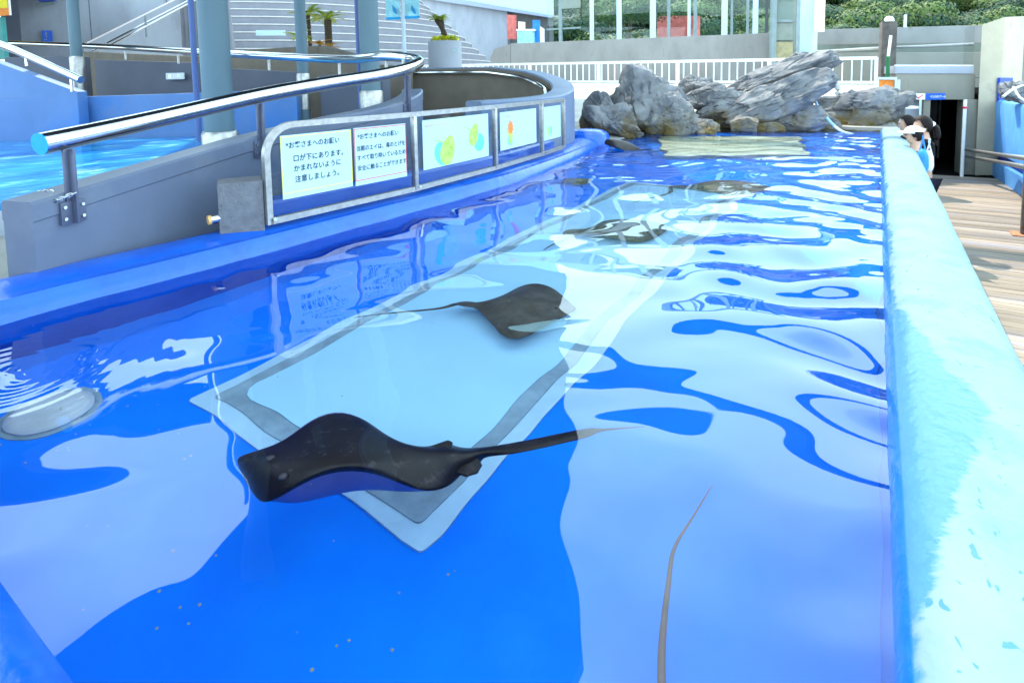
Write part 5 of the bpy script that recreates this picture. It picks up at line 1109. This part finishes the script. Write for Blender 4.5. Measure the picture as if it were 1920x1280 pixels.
    if hair: shell('hair', M['hair'], hc+Vector((0, 0, hh*.06)), hh*.50, hh*.45, hh*.54, -.45, 1.1)
    if pony:
        mb = MB(); q = hc - fx*(hh*.42) + Vector((0, 0, hh*.12)); mb.tube(catmull([q, q-fx*.05-Vector((0, 0, .05)), q-fx*.07-Vector((0, 0, .16)), q-fx*.05-Vector((0, 0, .26))], 4), [.028]*4+[.034]*5+[.02]*3+[.006], 10); mb.build('ponytail', M['hair'], t, smooth=True)
        mb = MB(); mb.tube([q-fx*.0, q-fx*.022-Vector((0, 0, .02))], .034, 10); mb.build('hair_tie', M['white'], t, smooth=True)
    if mask: shell('face_mask', M['cap'], hc+fx*(hh*.10)-Vector((0, 0, hh*.22)), hh*.40, hh*.36, hh*.24, -.8, -1.6)
    if cap:
        shell('cap', cap, hc+Vector((0, 0, hh*.12)), hh*.52, hh*.47, hh*.48, .05, 0)
        mb = MB(); q = hc + Vector((0, 0, hh*.15)); pts = [q + fx*(hh*.45*math.cos(a)+hh*.38*max(0, math.cos(a))) + sx_*(hh*.44*math.sin(a)) for a in [math.radians(x) for x in range(-90, 91, 18)]]
        mb.add(pts+[p+Vector((0, 0, .012)) for p in pts], [tuple(range(11)), tuple(range(21, 10, -1))]+[(i, i+1, 12+i, 11+i) for i in range(10)]); mb.build('cap_brim', cap, t)
    for s in (1, -1):
        e = MB(); c = hc + fx*(hh*.40) + sx_*(s*hh*.17) + Vector((0, 0, hh*.02)); e.lathe(c-Vector((0, 0, .006)), [(.003, 0), (.008, .006), (.003, .012)], 8); e.build('eye', M['hair'], t)
    return t, hip, fx, sx_
face = math.radians(200)
person(1729, 236, 6.45, 1.58, face, 'dark haired woman in black top and white face mask bending over the pool wall', M['black'], M['denim'], mask=True, pony=True, lean=.0)
pc, hip, fx_, sx_ = person(1713, 254, 6.15, 1.36, math.radians(185), 'child in a white cap and dark shirt beside the woman at the pool wall', M['black'], M['denim'], hair=True, cap=M['cap'], lean=.0)
person(1700, 233, 6.9, 1.50, math.radians(190), 'dark haired visitor mostly hidden behind the woman at the pool wall', M['black'], M['denim'], lean=.04)
bg = MB(); c = at(1737, 290, 5.95)
def bag(c, w_, h_, d_, name, label, mat):
    bm = bmesh.new(); bmesh.ops.create_icosphere(bm, subdivisions=4, radius=1)
    for v in bm.verts:
        q = v.co.copy(); z = q.z; f = 1.05-.35*max(0, z) ; k = noise.noise(q*3+c)*.10
        v.co = X*(math.copysign(abs(q.x)**.7, q.x)*w_*f*(1+k)) + Vector((-X.y, X.x, 0))*(q.y*d_*(1+k)) + Vector((0, 0, math.copysign(abs(z)**.7, z)*h_))
    t = thing(name, label, 'bag', c); me = bpy.data.meshes.new('sack'); bm.to_mesh(me); bm.free(); me.materials.append(mat); me.polygons.foreach_set('use_smooth', [True]*len(me.polygons)); o = bpy.data.objects.new('sack', me); COL.objects.link(o); o.parent = t
    for s in (-.5, .5):
        mb = MB(); a = c + X*(s*w_) + Vector((0, 0, h_*.8)); mb.tube(catmull([a, a+Vector((0, 0, h_*.9))-X*(s*.05), c+Vector((0, 0, h_*2.1))], 5), .008, 6); mb.build('strap', mat, t)
bag(at(1729, 302, 5.95), .055, .13, .05, 'shoulder_bag', 'blue shoulder bag hanging at the child\'s back', M['bagblue'])
bag(at(1741, 303, 6.1), .045, .12, .05, 'plastic_bag', 'white plastic bag hanging behind the blue bag', M['bagwhite'])

# ================================================================== HILL AND TREES
hb = MB(); n = 40; rows = []
def hillp(u, f):
    b = at(650+1750*u, 130, 110+f*120); q = max(0, min(1, (u-.66)/.24))
    return Vector((b.x, b.y, 2 + 66*f*(.85+.35*noise.noise(Vector((u*6, f*2, 0)))) * (1-.55*q*q*(3-2*q))))
for j in range(9): rows.append([hillp(i/n, j/8) for i in range(n+1)])
hb.add([v for r_ in rows for v in r_], [(j*(n+1)+i, j*(n+1)+i+1, (j+1)*(n+1)+i+1, (j+1)*(n+1)+i) for j in range(8) for i in range(n)])
tag(hb.build('hill', M['hill'], smooth=True), kind='structure')
rr = random.Random(9)
def crown_mesh(seed, R_, n=4600):
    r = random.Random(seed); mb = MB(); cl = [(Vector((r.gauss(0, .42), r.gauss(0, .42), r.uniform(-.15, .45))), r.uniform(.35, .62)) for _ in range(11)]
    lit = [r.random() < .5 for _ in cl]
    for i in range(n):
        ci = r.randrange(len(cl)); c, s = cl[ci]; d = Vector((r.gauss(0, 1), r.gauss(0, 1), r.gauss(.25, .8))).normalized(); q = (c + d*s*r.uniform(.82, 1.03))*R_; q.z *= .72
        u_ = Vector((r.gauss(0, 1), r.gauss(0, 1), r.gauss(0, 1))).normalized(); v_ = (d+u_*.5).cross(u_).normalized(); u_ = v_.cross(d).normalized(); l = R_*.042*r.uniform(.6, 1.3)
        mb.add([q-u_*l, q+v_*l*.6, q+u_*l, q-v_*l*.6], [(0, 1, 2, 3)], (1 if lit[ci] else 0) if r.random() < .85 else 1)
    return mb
M['leafhi'] = pmat('tree light green', (.075,.12,.03), .6, .3, .3, col2=(.10, .15, .04)); M['leaflo'] = pmat('haze tinted tree green', (.020,.052,.033), .6, .3, .3, col2=(.032, .07, .04))  # bluish deep green carries the haze of the dark gaps in its colour
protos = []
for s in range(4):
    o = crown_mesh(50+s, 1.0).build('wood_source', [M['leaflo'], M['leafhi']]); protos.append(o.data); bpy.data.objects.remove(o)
# the wood that reads as one mass: one object
allv = []; allf = []; allm = []; base = 0; cache = [(np.array([v.co[:] for v in p.vertices]), np.array([list(f.vertices) for f in p.polygons]), np.array([f.material_index for f in p.polygons])) for p in protos]
k = 0
while k < 270:
    u, f = rr.random(), rr.random()**1.25; q = hillp(u, f); R_ = rr.uniform(4.2, 7.6)*(1+.4*f)
    pxy = RT@(q-CAM); sx2 = CX + pxy.x/-pxy.z*F; sy2 = CY - pxy.y/-pxy.z*F
    if not (980 < sx2 < 2100) or sy2 < -120 or (sx2 < 1480 and rr.random() < .25): continue
    v_, f_, m_ = cache[rr.randrange(4)]; a = rr.uniform(0, 6.28); c_, s_ = math.cos(a), math.sin(a); vv = v_*R_; vv = np.stack([vv[:, 0]*c_-vv[:, 1]*s_, vv[:, 0]*s_+vv[:, 1]*c_, vv[:, 2]], 1) + np.array([q.x, q.y, q.z+R_*.5])
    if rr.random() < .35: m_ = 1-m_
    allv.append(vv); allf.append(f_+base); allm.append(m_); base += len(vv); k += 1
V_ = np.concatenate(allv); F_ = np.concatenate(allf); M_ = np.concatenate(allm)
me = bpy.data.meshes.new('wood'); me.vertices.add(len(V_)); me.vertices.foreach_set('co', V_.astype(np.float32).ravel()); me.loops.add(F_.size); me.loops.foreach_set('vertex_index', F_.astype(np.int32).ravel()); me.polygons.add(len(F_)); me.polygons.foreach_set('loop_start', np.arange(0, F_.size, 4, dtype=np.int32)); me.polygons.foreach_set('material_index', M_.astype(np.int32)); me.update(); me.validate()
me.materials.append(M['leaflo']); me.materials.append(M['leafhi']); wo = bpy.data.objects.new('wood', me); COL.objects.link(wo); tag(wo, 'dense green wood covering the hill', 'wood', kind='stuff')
# tree inside the glass hall
tr_ = thing('indoor_tree', 'dark leafy tree standing inside the glass hall', 'tree', at(1175, 75, 31))
b = at(1178, 80, 31); b.z = 0
mb = MB(); mb.tube([b, b+Vector((.1, 0, 2.6)), b+Vector((0, 0, 4.0))], [.14, .1, .05], 8)
for a in range(5): d_ = Vector((math.cos(a*1.3), math.sin(a*1.3), 1.1)); mb.tube([b+Vector((.1, 0, 2.3+.2*a)), b+Vector((.1, 0, 2.3+.2*a))+d_*.9], [.05, .02], 6)
mb.build('trunk', M['trunk'], tr_)
mb = crown_mesh(77, 1.5, 2200); c = at(1190, 28, 31); mb.v = [Vector((v.x*1.15, v.y, v.z))+c for v in mb.v]; mb.build('crown', [M['leafdark'], M['leaflo']], tr_)

# receivers of refracted sunlight
for o in pool.children_recursive: o.cycles.is_caustics_receiver = True
for o in sc.objects:
    if o.name.startswith('stingray'):
        for c in o.children: c.cycles.is_caustics_receiver = True
